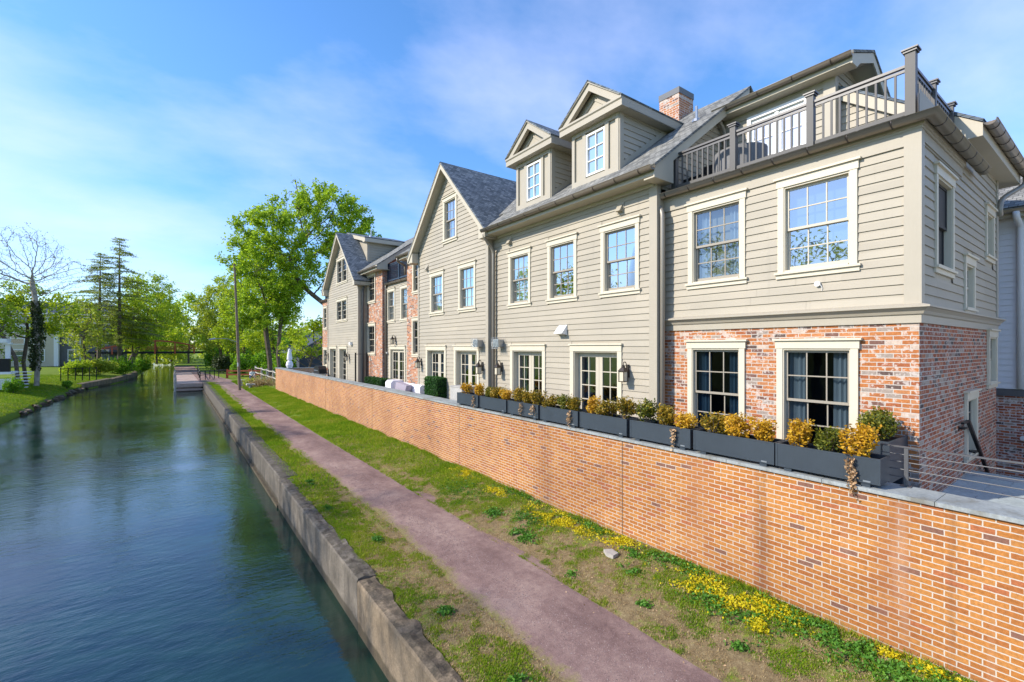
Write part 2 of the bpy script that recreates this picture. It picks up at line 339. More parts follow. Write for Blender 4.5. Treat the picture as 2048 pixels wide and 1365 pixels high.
# ------------------------------------------------------------------ mesh helpers
class MB:
    def __init__(s): s.v = []; s.f = []; s.m = []; s.n = 0
    def add(s, vs, fs, mi=0):
        s.v.extend(vs); s.f.extend([tuple(i+s.n for i in f) for f in fs]); s.m.extend([mi]*len(fs)); s.n += len(vs)
    def box(s, x0, x1, y0, y1, z0, z1, mi=0):
        x0, x1 = min(x0, x1), max(x0, x1); y0, y1 = min(y0, y1), max(y0, y1); z0, z1 = min(z0, z1), max(z0, z1)
        s.add([(x0,y0,z0),(x1,y0,z0),(x1,y1,z0),(x0,y1,z0),(x0,y0,z1),(x1,y0,z1),(x1,y1,z1),(x0,y1,z1)],
              [(0,3,2,1),(4,5,6,7),(0,1,5,4),(1,2,6,5),(2,3,7,6),(3,0,4,7)], mi)
    def quad(s, *p, mi=0): s.add(list(p), [tuple(range(len(p)))], mi)
    def prism(s, poly, axis, a0, a1, mi=0):
        """poly of 2-D points extruded along axis 'X' (poly = y,z), 'Y' (poly = x,z) or 'Z' (poly = x,y)"""
        n = len(poly)
        def P(p, a): return (a, p[0], p[1]) if axis == 'X' else ((p[0], a, p[1]) if axis == 'Y' else (p[0], p[1], a))
        s.add([P(p, a0) for p in poly]+[P(p, a1) for p in poly],
              [tuple(range(n)), tuple(range(2*n-1, n-1, -1))]+[(i, (i+1) % n, n+(i+1) % n, n+i) for i in range(n)], mi)
    def tube(s, pts, r, n=8, mi=0, caps=True):
        pts = [Vector(p) for p in pts]; k = len(pts)
        rs = r if isinstance(r, (list, tuple)) else [r]*k
        vs = []; up = None
        for i, p in enumerate(pts):
            t = (pts[min(i+1, k-1)]-pts[max(i-1, 0)]).normalized()
            if up is None:
                up = Vector((0, 0, 1)) if abs(t.z) < .9 else Vector((1, 0, 0))
            a = t.cross(up).normalized(); b = a.cross(t).normalized(); up = b
            for j in range(n):
                th = 2*math.pi*j/n; q = p+(a*math.cos(th)+b*math.sin(th))*rs[i]; vs.append(tuple(q))
        fs = [(i*n+j, i*n+(j+1) % n, (i+1)*n+(j+1) % n, (i+1)*n+j) for i in range(k-1) for j in range(n)]
        if caps: fs += [tuple(range(n-1, -1, -1)), tuple(range((k-1)*n, k*n))]
        s.add(vs, fs, mi)
    def lathe(s, cx, cy, prof, n=16, mi=0):
        vs = [(cx+r*math.cos(2*math.pi*j/n), cy+r*math.sin(2*math.pi*j/n), z) for r, z in prof for j in range(n)]
        fs = [(i*n+j, i*n+(j+1) % n, (i+1)*n+(j+1) % n, (i+1)*n+j) for i in range(len(prof)-1) for j in range(n)]
        s.add(vs, fs, mi)
    def build(s, name, mats, parent=None, smooth=False):
        me = bpy.data.meshes.new(name)
        off = Vector((0, 0, 0))
        if parent is not None:
            r = parent
            while r is not None: off += r.location; r = r.parent
        v = [(a-off.x, b-off.y, c-off.z) for a, b, c in s.v]
        me.from_pydata(v, [], s.f)
        if not isinstance(mats, (list, tuple)): mats = [mats]
        for mm in mats: me.materials.append(mm)
        if len(mats) > 1: me.polygons.foreach_set('material_index', s.m)
        if smooth: me.polygons.foreach_set('use_smooth', [True]*len(me.polygons))
        me.update()
        o = bpy.data.objects.new(name, me); col.objects.link(o)
        if parent is not None: o.parent = parent
        return o

def npmesh(name, verts, nper, mat, parent=None, loc=None):
    """mesh of equal polygons from an (F*nper,3) array"""
    me = bpy.data.meshes.new(name); nv = len(verts); nf = nv//nper
    me.vertices.add(nv); me.vertices.foreach_set('co', np.asarray(verts, np.float32).ravel())
    me.loops.add(nv); me.loops.foreach_set('vertex_index', np.arange(nv, dtype=np.int32))
    me.polygons.add(nf); me.polygons.foreach_set('loop_start', np.arange(0, nv, nper, dtype=np.int32))
    me.materials.append(mat); me.update(calc_edges=True)
    o = bpy.data.objects.new(name, me); col.objects.link(o)
    if parent is not None: o.parent = parent
    if loc is not None: o.location = loc
    return o

def tag(o, label, cat, group=None):
    o['label'] = label; o['category'] = cat
    if group: o['group'] = group
    return o
def thing(name, label, cat, loc=(0, 0, 0), rz=0, group=None):
    o = bpy.data.objects.new(name, None); col.objects.link(o); o.empty_display_size = .2
    o.location = loc; o.rotation_euler = (0, 0, rz)
    return tag(o, label, cat, group)
KIDS = {}
def children(o): return [c for c in bpy.data.objects if c.parent == o]
def dup(root, loc, rz=0, sc=1.0, label=None, group=None):
    if root.name not in KIDS:
        KIDS[root.name] = [(c, [(g) for g in children(c)]) for c in children(root)]
    r = root.copy(); col.objects.link(r); r.location = loc; r.rotation_euler = (0, 0, rz); r.scale = (sc, sc, sc) if not isinstance(sc, tuple) else sc
    if label: r['label'] = label
    if group: r['group'] = group
    for c, gs in KIDS[root.name]:
        k = c.copy(); col.objects.link(k); k.parent = r
        for g in gs:
            q = g.copy(); col.objects.link(q); q.parent = k
    return r
def struct(name, mb, mat, smooth=False):
    o = mb.build(name, mat, None, smooth); o['kind'] = 'structure'; return o

# value noise for placing plants
def vnoise(x, y, seed, cell):
    r = np.random.default_rng(seed); g = r.random((256, 256))
    u = x/cell+50; v = y/cell+50; i = np.floor(u).astype(int); j = np.floor(v).astype(int)
    a = u-i; b = v-j; a = a*a*(3-2*a); b = b*b*(3-2*b)
    G = lambda p, q: g[p % 256, q % 256]
    return (G(i, j)*(1-a)+G(i+1, j)*a)*(1-b)+(G(i, j+1)*(1-a)+G(i+1, j+1)*a)*b

# ------------------------------------------------------------------ camera, sun, sky
cam = bpy.data.cameras.new('camera'); co = bpy.data.objects.new('camera', cam); col.objects.link(co)
co.location = (0, 0, 0); co.rotation_euler = (R(90), 0, -math.atan2(674, 922))
cam.sensor_width = 36; cam.lens = 922/2048*36; cam.shift_y = 12.5/2048; cam.clip_start = .1; cam.clip_end = 3000
scene.camera = co
SUN_EL = R(34); sd = Vector((-.93, .37, 0)).normalized()
tosun = Vector((sd.x*math.cos(SUN_EL), sd.y*math.cos(SUN_EL), math.sin(SUN_EL)))
sl = bpy.data.lights.new('sun', 'SUN'); sl.energy = 2.95; sl.angle = R(1.0); sl.color = (1, .92, .80)
so = bpy.data.objects.new('sun', sl); col.objects.link(so)
so.rotation_euler = tosun.to_track_quat('Z', 'Y').to_euler()
w = bpy.data.worlds.new('World'); scene.world = w; w.use_nodes = True
nt = w.node_tree; nt.nodes.clear()
wo = nt.nodes.new('ShaderNodeOutputWorld'); bg = nt.nodes.new('ShaderNodeBackground'); bg.inputs[1].default_value = .15
sky = nt.nodes.new('ShaderNodeTexSky'); sky.sky_type = 'NISHITA'; sky.sun_disc = False
sky.sun_elevation = SUN_EL; sky.sun_rotation = math.atan2(sd.x, sd.y); sky.altitude = 50; sky.air_density = 1.0; sky.dust_density = .25; sky.ozone_density = 2.0
tc = nt.nodes.new('ShaderNodeTexCoord')
d = xyz(nt, tc.outputs['Generated'])
zz = mth(nt, 'ADD', mth(nt, 'MAXIMUM', d[2], 0.0), .22)
cv = comb(nt, mth(nt, 'DIVIDE', d[0], zz), mth(nt, 'DIVIDE', d[1], zz), 0.0)
mp = N(nt, 'ShaderNodeMapping'); L(nt, cv, mp.inputs[0]); mp.inputs['Rotation'].default_value = (0, 0, R(35)); mp.inputs['Scale'].default_value = (.85, 1.15, 1)
mp.inputs['Location'].default_value = (7.7, 3.3, 0)
cn = noise(nt, mp.outputs[0], .95, 7, .56)
cn2 = noise(nt, mp.outputs[0], .38, 3, .5)
cf = ramp(nt, mth(nt, 'ADD', mth(nt, 'MULTIPLY', cn, .62), mth(nt, 'MULTIPLY', cn2, .38)), [(.445, (0, 0, 0)), (.66, (1, 1, 1))])
hs = N(nt, 'ShaderNodeHueSaturation'); hs.inputs['Saturation'].default_value = 1.24; hs.inputs['Value'].default_value = 1.0
L(nt, sky.outputs[0], hs.inputs['Color'])
skc = mixc(nt, mth(nt, 'MULTIPLY', cf, .52), hs.outputs[0], (4.9, 4.9, 5.9))
hz = ramp(nt, d[2], [(0, (.56, .65, .82)), (.5, (.93, .92, .98))])
skc = mixc(nt, 1.0, skc, hz, 'MULTIPLY')
L(nt, skc, bg.inputs[0]); L(nt, bg.outputs[0], wo.inputs[0])
scene.view_settings.view_transform = 'Standard'; scene.view_settings.look = 'None'
scene.view_settings.exposure = 1.08; scene.view_settings.gamma = 1
scene.cycles.max_bounces = 7; scene.cycles.transparent_max_bounces = 8; scene.cycles.diffuse_bounces = 3
scene.cycles.use_denoising = True

# ------------------------------------------------------------------ setting
def lerp(a, b, t): return a+(b-a)*t
def shore(y):                       # left water line
    return np.interp(y, [-60, 40, 47, 59, 69, 78, 90, 120, 400], [-8.7, -8.55, -8.4, -8.6, -8.2, -6.2, -4.9, -5.0, -5.0])
def rightedge(y):                   # right water line
    return np.interp(y, [-60, 59.5, 61, 62, 400], [2.5, 2.5, 2.4, -.1, -.3])
def gh(x, y):
    x = np.asarray(x, float); y = np.asarray(y, float)
    xl = shore(y); xr = rightedge(y)
    right = -3.86+np.clip((x-4.6)/2.2, 0, 1)*.22
    right = right+(vnoise(x, y, 3, .9)-.5)*.07*np.clip((x-2.6)/.6, 0, 1)*(np.abs(x-4.35) > .75)
    right = np.where(y > 60, -3.88+np.clip((x-9)/30, 0, 1)*1.0, right)
    dl = xl-x
    left = np.interp(dl, [0, .35, 1.2, 3, 6, 14, 60], [-4.72, -4.35, -4.12, -3.85, -3.62, -3.4, -3.0])+(vnoise(x, y, 5, 1.1)-.5)*.14
    bed = np.full_like(x, -5.7)
    return np.where(x >= xr+.15, right, np.where(x <= xl, left, bed))
xs = np.unique(np.concatenate([np.linspace(-700, -60, 14), np.linspace(-60, -14, 24), np.linspace(-14, -3.6, 70), np.linspace(-3.6, 2.2, 12), np.linspace(2.2, 7.2, 60), np.linspace(7.2, 30, 18), np.linspace(30, 700, 18)]))
ys = np.unique(np.concatenate([np.linspace(-300, -8, 10), np.linspace(-8, 30, 170), np.linspace(30, 130, 160), np.linspace(130, 900, 24)]))
XX, YY = np.meshgrid(xs, ys); ZZ = gh(XX, YY)
nx, ny = len(xs), len(ys)
mb = MB(); mb.v = list(zip(XX.ravel().tolist(), YY.ravel().tolist(), ZZ.ravel().tolist()))
mb.f = [(j*nx+i, j*nx+i+1, (j+1)*nx+i+1, (j+1)*nx+i) for j in range(ny-1) for i in range(nx-1)]
struct('ground', mb, M['ground'], True)
mb = MB(); mb.quad((-16, -60, -4.7), (2.75, -60, -4.7), (2.75, 420, -4.7), (-16, 420, -4.7)); struct('water', mb, M['water'])

# towpath: a gravel sheet with a ragged edge
mb = MB(); Y = np.arange(-6, 62, .12)
c_l = np.interp(Y, [-6, 4, 9, 14, 18, 23, 35, 55, 59, 62], [3.65, 3.70, 3.84, 3.84, 3.66, 3.70, 3.45, 3.6, 3.1, 2.6])+(vnoise(Y, Y*0, 11, .4)-.5)*.10+(vnoise(Y, Y*0, 12, 2.2)-.5)*.08
c_r = np.interp(Y, [-6, 3, 5, 8, 13.5, 18, 22, 34, 54, 62], [5.1, 5.18, 5.28, 5.52, 5.46, 5.26, 5.2, 5.28, 6.0, 5.4])+(vnoise(Y, Y*0, 13, .4)-.5)*.10+(vnoise(Y, Y*0, 14, 2.5)-.5)*.08
K = 13
for i, y in enumerate(Y):
    for k in range(K):
        t = k/(K-1); x = lerp(c_l[i]-.16, c_r[i]+.16, t)
        mb.v.append((x, y, -3.835+.035*math.sin(math.pi*t)-(.05 if k in (0, K-1) else 0)))
mb.f = [(i*K+k, i*K+k+1, (i+1)*K+k+1, (i+1)*K+k) for i in range(len(Y)-1) for k in range(K-1)]
po = struct('path', mb, M['path'], True)
at = po.data.attributes.new('across', 'FLOAT', 'POINT'); at.data.foreach_set('value', [abs(k/(K-1)*2-1) for i in range(len(Y)) for k in range(K)])
mb = MB()                                                     # far end of the towpath past the landing stage
mb.quad((.2, 87, -3.85), (3.2, 87, -3.85), (3.0, 115, -3.85), (-.2, 115, -3.85)); mb.quad((2.2, 61, -3.84), (5.5, 61, -3.84), (3.2, 88, -3.845), (2.0, 88, -3.845))
struct('far_path', mb, M['path'])

# canal wall
cw = thing('canal_wall', 'weathered grey concrete retaining wall between the canal water and the towpath', 'canal wall', (2.6, 0, -4.7))
def slab(y0, y1, dy, xin, xout, ztop, rough, seed, batter=.06):
    mb = MB(); Yv = np.arange(y0, y1+1e-6, dy); prof = 9
    for y in Yv:
        w1 = (vnoise(np.array([y]), np.array([0.]), seed, .35)[0]-.5); w2 = (vnoise(np.array([y]), np.array([5.]), seed+1, 1.4)[0]-.5)
        xo = xout+w1*.13*rough+w2*.06
        mid = [(vnoise(np.array([y]), np.array([q*3.]), seed+2+q, .14)[0]-.5)*.05*rough for q in range(3)]
        mb.v += [(xin+batter, y, -5.6), (xin+.01, y, -4.5), (xin, y, ztop-.05), (xin+.02, y, ztop-.012+mid[0]*.3), (lerp(xin, xo, .35), y, ztop+mid[0]),
                 (lerp(xin, xo, .65), y, ztop+mid[1]-.02*rough), (xo-.03, y, ztop-.02+mid[2]), (xo, y, ztop-.07), (xo, y, -5.0)]
    n = len(Yv)
    mb.f = [(i*prof+k, i*prof+k+1, (i+1)*prof+k+1, (i+1)*prof+k) for i in range(n-1) for k in range(prof-1)]
    mb.f += [tuple(range(prof)), tuple((n-1)*prof+k for k in range(prof))]
    return mb
slab(-5, 7.62, .05, 2.41, 2.74, -3.82, .8, 21).build('near_section', M['concrete'], cw); slab(7.64, 14.9, .05, 2.42, 2.76, -3.815, .7, 26).build('middle_section', M['concretemid'], cw)
slab(14.9, 64, .14, 2.47, 2.98, -3.80, .3, 31, .03).build('far_section', M['concretefar'], cw)
mb = MB(); mb.box(2.40, 2.52, 14.9, 64, -4.76, -4.62); mb.build('water_ledge', M['concrete'], cw)

# terrace retaining wall
tw = thing('terrace_wall', 'long orange brick garden wall with bluestone coping below the houses', 'brick wall', (7, 20, -3.7))
mb = MB(); mb.box(7.0, 7.28, -6, 44.1, -4.0, -1.81); mb.build('wall', M['brickW'], tw)
mb = MB(); y = -6.0
while y < 44.2:
    y1 = min(y+1.22+.1*math.sin(y*3), 44.22)
    mb.box(6.962, 7.50, y, y1-.006, -1.805, -1.757); y = y1
mb.build('coping', M['coping'], tw)
for y in (5.95, 12.3, 20.0, 27.8, 35.5):
    mb = MB(); mb.box(6.994, 7.01, y-.005, y+.005, -3.95, -1.812); mb.build('control_joint', M['bark'], tw)
ew = thing('end_garden_wall', 'low brick wall with bluestone top closing the far end of the terrace', 'brick wall', (9, 44, -3.7))
mb = MB(); mb.box(7.29, 12.5, 43.85, 44.1, -4.0, -1.86); mb.build('wall', M['brickWX'], ew)
mb = MB(); mb.box(7.51, 12.5, 43.8, 44.15, -1.86, -1.81); mb.build('coping', M['coping'], ew)

mb = MB(); mb.box(7.28, 12.0, 1.955, 43.85, -3.2, -2.35); struct('terrace_floor', mb, M['bluestone'])
mb = MB()                                                     # landing of bluestone slabs beside the near house
y = 1.945; k = 0
for i, x in enumerate(np.arange(7.30, 11.8, .50)):
    yy = 1.945-(.45 if i % 2 else 0); mb.box(x, x+.494, yy if i % 2 == 0 else 1.945, 1.945-.62 if i % 2 == 0 else 1.945-.40, -2.45, -2.35)
    y = 1.945-.62 if i % 2 == 0 else 1.945-.40
    while y > -4:
        mb.box(x, x+.494, y-.006, y-.93, -2.45, -2.35+.002*((i*7+k) % 3)); y -= .93; k += 1
struct('landing', mb, M['bluestone'])
mb = MB(); mb.box(11.8, 12.05, -4, 1.945, -2.5, -2.34); struct('landing_edge_step', mb, M['concrete2'])
mb = MB()
for i in range(9): mb.box(12.05+.28*i, 12.05+.28*(i+1), -1.2, 1.925, -5.2, -2.52-.175*i)
struct('steps', mb, M['concrete2'])
mb = MB(); mb.quad((14, -30, -4.25), (40, -30, -4.25), (40, 2.5, -4.25), (14, 2.5, -4.25)); struct('yard', mb, M['bluestone'])
# ------------------------------------------------------------------ houses
EXPO = .147
class Face:
    """A wall plane: u runs along it, d is the distance out from it."""
    def __init__(s, kind, at): s.k = kind; s.at = at
    def p(s, u, d, z): return (s.at-d, u, z) if s.k == 'F' else (u, s.at-d, z)
    def box(s, mb, u0, u1, d0, d1, z0, z1, mi=0):
        a = s.p(u0, d0, z0); b = s.p(u1, d1, z1); mb.box(a[0], b[0], a[1], b[1], a[2], b[2], mi)
    def quad(s, mb, u0, u1, d, z0, z1, mi=0):
        mb.quad(s.p(u0, d, z0), s.p(u1, d, z0), s.p(u1, d, z1), s.p(u0, d, z1), mi=mi)
def siding(mb, F, u0, u1, z0, z1, holes=(), clip=None, seed=0):
    rr = random.Random(seed)
    z = z0
    while z < z1-.01:
        zt = min(z+EXPO, z1)
        a, b = (u0, u1) if clip is None else clip(z+.3*(zt-z))
        a, b = max(a, u0), min(b, u1)
        if b-a > .02:
            iv = [(a, b)]
            for h in holes:
                if h[2] < zt-.004 and h[3] > z+.004:
                    iv = [q for (p0, p1) in iv for q in ((p0, min(p1, h[0])), (max(p0, h[1]), p1)) if q[1]-q[0] > .004]
            for p0, p1 in iv:
                # butt joints break long boards
                cuts = [p0]
                if p1-p0 > 3.7: cuts.append(p0+rr.uniform(1.2, 2.6)*(p1-p0)/4.5)
                cuts.append(p1)
                for c0, c1 in zip(cuts, cuts[1:]):
                    c1 = c1-.003
                    mb.quad(F.p(c0, .023, z), F.p(c1, .023, z), F.p(c1, .004, zt+.004), F.p(c0, .003, zt+.004))
                    mb.quad(F.p(c0, .023, z), F.p(c1, .023, z), F.p(c1, -.002, z), F.p(c0, -.002, z))
        z = zt
def wallcells(mb, F, u0, u1, z0, z1, holes=(), depth=.14, mi=0):
    us = sorted({u0, u1, *[h[0] for h in holes], *[h[1] for h in holes]}); zs = sorted({z0, z1, *[h[2] for h in holes], *[h[3] for h in holes]})
    us = [u for u in us if u0 <= u <= u1]; zs = [z for z in zs if z0 <= z <= z1]
    for a, b in zip(us, us[1:]):
        for c, e in zip(zs, zs[1:]):
            m_, n_ = (a+b)/2, (c+e)/2
            if any(h[0] < m_ < h[1] and h[2] < n_ < h[3] for h in holes): continue
            F.quad(mb, a, b, 0, c, e, mi)
    for h in holes:
        for q in ((h[0], h[2], h[0], h[3]), (h[1], h[2], h[1], h[3]), (h[0], h[2], h[1], h[2]), (h[0], h[3], h[1], h[3])):
            mb.quad(F.p(q[0], 0, q[1]), F.p(q[2], 0, q[3]), F.p(q[2], -depth, q[3]), F.p(q[0], -depth, q[1]), mi=mi)
def opening(w):                      # wall hole of a window spec (u0,u1,z0,z1 of its casing)
    return (w[0]+.11, w[1]-.11, w[2]+.13, w[3]-.17)
def window(house, F, u0, u1, z0, z1, cols=3, rows=2, glass='glassup', curtain=None, sashmat='sash', plain=False, twin=False):
    o0, o1, p0, p1 = opening((u0, u1, z0, z1))
    mb = MB()
    F.box(mb, u0+.02, o0+.012, .002, .042, p0-.02, p1)             # side casings
    F.box(mb, o1-.012, u1-.02, .002, .042, p0-.02, p1)
    F.box(mb, u0, u1, .002, .050, p1, z1-.035)                      # header
    F.box(mb, u0-.035, u1+.035, 0, .085, z1-.035, z1)               # cap
    F.box(mb, u0-.01, u1+.01, .002, .040, z0, z0+.075)              # apron
    F.box(mb, u0-.03, u1+.03, 0, .075, z0+.075, z0+.112)            # sill
    for a, b in ((o0, o0+.03), (o1-.03, o1)): F.box(mb, a, b, -.12, .025, p0-.02, p1)     # jambs
    F.box(mb, o0+.03, o1-.03, -.12, .025, p1-.03, p1); F.box(mb, o0+.03, o1-.03, -.12, .05, p0-.02, p0+.012)
    # dark lining of the room behind the glass
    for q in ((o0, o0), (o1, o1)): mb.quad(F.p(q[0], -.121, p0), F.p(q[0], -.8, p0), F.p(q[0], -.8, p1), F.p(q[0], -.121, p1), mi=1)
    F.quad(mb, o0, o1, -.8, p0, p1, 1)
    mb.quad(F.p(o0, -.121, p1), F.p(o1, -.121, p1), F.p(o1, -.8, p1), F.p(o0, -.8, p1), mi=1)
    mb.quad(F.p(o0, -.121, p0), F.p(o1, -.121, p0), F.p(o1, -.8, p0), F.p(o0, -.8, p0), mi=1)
    w = mb.build('window', [M['cream'], M['dark']], house)
    a0, a1 = o0+.03, o1-.03; q0, q1 = p0+.012, p1-.03; mid = (q0+q1)/2
    spans = [(a0, a1)]
    if twin:
        c = (a0+a1)/2; spans = [(a0, c-.045), (c+.045, a1)]
        tm = MB(); F.box(tm, c-.045, c+.045, -.10, .03, q0, q1); tm.build('mullion', M['cream'], w)
    pg = MB()
    for b0, b1 in spans:
        for nm, e0, e1, dd in (('upper_sash', mid-.02, q1, -.035), ('lower_sash', q0, mid+.02, -.075)):
            s_ = MB(); fw = .042; bot = .045 if nm == 'upper_sash' else .075
            F.box(s_, b0, b0+fw, dd-.035, dd, e0, e1); F.box(s_, b1-fw, b1, dd-.035, dd, e0, e1)
            F.box(s_, b0+fw, b1-fw, dd-.035, dd, e0, e0+bot); F.box(s_, b0+fw, b1-fw, dd-.035, dd, e1-fw, e1)
            g0, g1, h0, h1 = b0+fw, b1-fw, e0+bot, e1-fw
            if not plain:
                for i in range(1, cols):
                    u = lerp(g0, g1, i/cols); F.box(s_, u-.010, u+.010, dd-.026, dd-.004, h0, h1)
                for i in range(1, rows):
                    z = lerp(h0, h1, i/rows); F.box(s_, g0, g1, dd-.027, dd-.003, z-.010, z+.010)
            s_.build(nm, M[sashmat], w)
            F.quad(pg, g0, g1, dd-.015, h0, h1)
    pg.build('pane', M[glass], w)
    if curtain:
        c_ = MB(); wd = (a1-a0)*(.30 if curtain != 'curtain_full' else .5)
        for side in (0, 1):
            prev = None
            for i in range(13):
                u = (a0+wd*i/12) if side == 0 else (a1-wd*i/12); dd = -.17+.025*math.sin(i*1.9)
                cur = (F.p(u, dd, q0), F.p(u, dd, q1))
                if prev: c_.quad(prev[0], cur[0], cur[1], prev[1])
                prev = cur
        c_.build('curtain', M['bluecurtain' if curtain == 'blue' else 'curtain'], w)
    return w
def dopening(d): return (d[0]+.12, d[1]-.12, d[2], d[3]-.19)
def french_door(house, F, u0, u1, z0, z1, leaves=2, cols=2, rows=5, depth=.14, curtain=False, light=True):
    o0, o1, p0, p1 = dopening((u0, u1, z0, z1)); mb = MB()
    F.box(mb, u0, o0+.01, .002, .045, p0, p1); F.box(mb, o1-.01, u1, .002, .045, p0, p1)
    F.box(mb, u0, u1, .002, .052, p1, z1-.035); F.box(mb, u0-.03, u1+.03, 0, .085, z1-.035, z1)
    for a, b in ((o0, o0+.03), (o1-.03, o1)): F.box(mb, a, b, -depth-.06, .02, p0, p1)
    F.box(mb, o0+.03, o1-.03, -depth-.06, .02, p1-.03, p1); F.box(mb, o0, o1, -depth-.06, .06, p0-.03, p0+.02)
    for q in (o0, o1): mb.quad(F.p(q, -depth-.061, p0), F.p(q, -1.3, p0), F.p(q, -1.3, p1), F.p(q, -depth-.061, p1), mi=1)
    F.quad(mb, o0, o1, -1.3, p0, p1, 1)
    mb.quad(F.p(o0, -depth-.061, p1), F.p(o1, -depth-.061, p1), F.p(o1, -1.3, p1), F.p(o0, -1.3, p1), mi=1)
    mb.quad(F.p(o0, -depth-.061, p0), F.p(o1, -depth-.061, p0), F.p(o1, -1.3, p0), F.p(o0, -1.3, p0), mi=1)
    w = mb.build('french_door', [M['cream'], M['dark']], house)
    a0, a1 = o0+.03, o1-.03; q0, q1 = p0+.02, p1-.03; pg = MB()
    for k in range(leaves):
        b0 = lerp(a0, a1, k/leaves)+.004; b1 = lerp(a0, a1, (k+1)/leaves)-.004; s_ = MB(); st = min(.11, (b1-b0)*.2); dd = -depth
        F.box(s_, b0, b0+st, dd-.045, dd, q0, q1); F.box(s_, b1-st, b1, dd-.045, dd, q0, q1)
        F.box(s_, b0+st, b1-st, dd-.045, dd, q0, q0+.24); F.box(s_, b0+st, b1-st, dd-.045, dd, q1-.12, q1)
        g0, g1, h0, h1 = b0+st, b1-st, q0+.24, q1-.12
        for i in range(1, cols):
            u = lerp(g0, g1, i/cols); F.box(s_, u-.012, u+.012, dd-.034, dd-.004, h0, h1)
        for i in range(1, rows):
            z = lerp(h0, h1, i/rows); F.box(s_, g0, g1, dd-.036, dd-.003, z-.012, z+.012)
        s_.build('door_leaf', M['leaf_frame' if light else 'sash'], w)
        F.quad(pg, g0, g1, dd-.02, h0, h1)
        if k == 0:
            h_ = MB(); F.box(h_, b0+.03, b0+.07, dd, dd+.012, q0+.95, q0+1.15); F.box(h_, b0+.04, b0+.06, dd, dd+.06, q0+1.03, q0+1.05); F.box(h_, b0+.04, b0+.16, dd+.05, dd+.065, q0+1.03, q0+1.05)
            h_.build('handle', M['black'], w)
    pg.build('pane', M['glass'], w)
    if curtain:
        c_ = MB()
        for (s0, s1) in ((a0, a0+.28), (a1-.28, a1)):
            prev = None
            for i in range(10):
                u = lerp(s0, s1, i/9); dd = -depth-.16+.03*math.sin(i*2.1); cur = (F.p(u, dd, q0), F.p(u, dd, q1))
                if prev: c_.quad(prev[0], cur[0], cur[1], prev[1])
                prev = cur
        c_.build('curtain', M['bluecurtain'], w)
    return w
def sweep(mb, pts, prof, mi=0, cap=True):
    """sweep (d,z) profile along a plan polyline; d is measured to the left-outward normal given per segment"""
    n = len(pts); k = len(prof); out = []
    segn = []
    for a, b in zip(pts, pts[1:]):
        t = Vector((b[0]-a[0], b[1]-a[1])).normalized(); segn.append(Vector((t.y, -t.x)))
    for i, p in enumerate(pts):
        if i == 0: nn = segn[0]
        elif i == n-1: nn = segn[-1]
        else:
            nn = (segn[i-1]+segn[i]); nn = nn/(nn.dot(segn[i]))
        for d_, z in prof: out.append((p[0]+nn.x*d_, p[1]+nn.y*d_, z))
    fs = [(i*k+j, i*k+(j+1) % k, (i+1)*k+(j+1) % k, (i+1)*k+j) for i in range(n-1) for j in range(k)]
    if cap: fs += [tuple(range(k)), tuple(range((n-1)*k+k-1, (n-1)*k-1, -1))]
    mb.add(out, fs, mi)
def gutter(house, pts, d, z, r=.085, step=.62):
    """half-round gutter swept along the plan line pts; d = distance of its centre from that line"""
    g = MB(); prof = [(d+r*math.cos(math.pi+math.pi*i/8), z+r*math.sin(math.pi+math.pi*i/8)) for i in range(9)]
    prof += [(d+r+.012, z+.006), (d+r-.006, z+.012), (d+r*.8, z-.03), (d-r*.8, z-.03), (d-r, z+.02)]
    sweep(g, pts, prof); b = g
    for a, c in zip(pts, pts[1:]):
        L_ = math.hypot(c[0]-a[0], c[1]-a[1]); m_ = max(1, int(L_/step))
        for i in range(m_):
            t = (i+.5)/m_; t2 = t+.018/L_
            q0 = (lerp(a[0], c[0], t), lerp(a[1], c[1], t)); q1 = (lerp(a[0], c[0], t2), lerp(a[1], c[1], t2)); rr = r+.007
            sweep(b, [q0, q1], [(d+rr*math.cos(math.pi+math.pi*i2/8), z+rr*math.sin(math.pi+math.pi*i2/8)) for i2 in range(9)], 1)
    return g.build('gutter', [M['gutter'], M['gutter_band']], house, True)
def roof_slab(mb, corners, th=.05, mi=0):
    c = [Vector(p) for p in corners]; n = (c[1]-c[0]).cross(c[3]-c[0]).normalized()
    if n.z < 0: n = -n
    lo = [tuple(p-n*th) for p in c]; hi = [tuple(p) for p in c]
    mb.add(hi+lo, [(0,1,2,3),(7,6,5,4)]+[(i, (i+1) % 4, 4+(i+1) % 4, 4+i) for i in range(4)], mi)
def railing_bits(mb, F, u0, u1, d, zb, zt, gap=.125, bw=.027):
    F.box(mb, u0, u1, d-.03, d+.03, zt-.04, zt, 1); F.box(mb, u0, u1, d-.016, d+.016, zt-.105, zt-.065, 1)
    F.box(mb, u0, u1, d-.022, d+.022, zb, zb+.06)
    n = max(1, int(round(abs(u1-u0)/gap)))
    for i in range(1, n):
        u = lerp(u0, u1, i/n); F.box(mb, u-bw/2, u+bw/2, d-bw/2, d+bw/2, zb+.06, zt-.105)
    F.box(mb, (u0+u1)/2-.02, (u0+u1)/2+.02, d-.02, d+.02, zb-.09, zb)
def post_mb(x, y, z0, z1, w=.065):
    m_ = MB(); m_.box(x-w, x+w, y-w, y+w, z0, z1-.05)
    m_.box(x-w-.02, x+w+.02, y-w-.02, y+w+.02, z1-.05, z1-.018, 1); m_.box(x-w-.038, x+w+.038, y-w-.038, y+w+.038, z1-.018, z1+.004, 1)
    q = w+.025; m_.add([(x-q, y-q, z1+.004), (x+q, y-q, z1+.004), (x+q, y+q, z1+.004), (x-q, y+q, z1+.004), (x, y, z1+.035)], [(0,1,4),(1,2,4),(2,3,4),(3,0,4)], 1)
    return m_
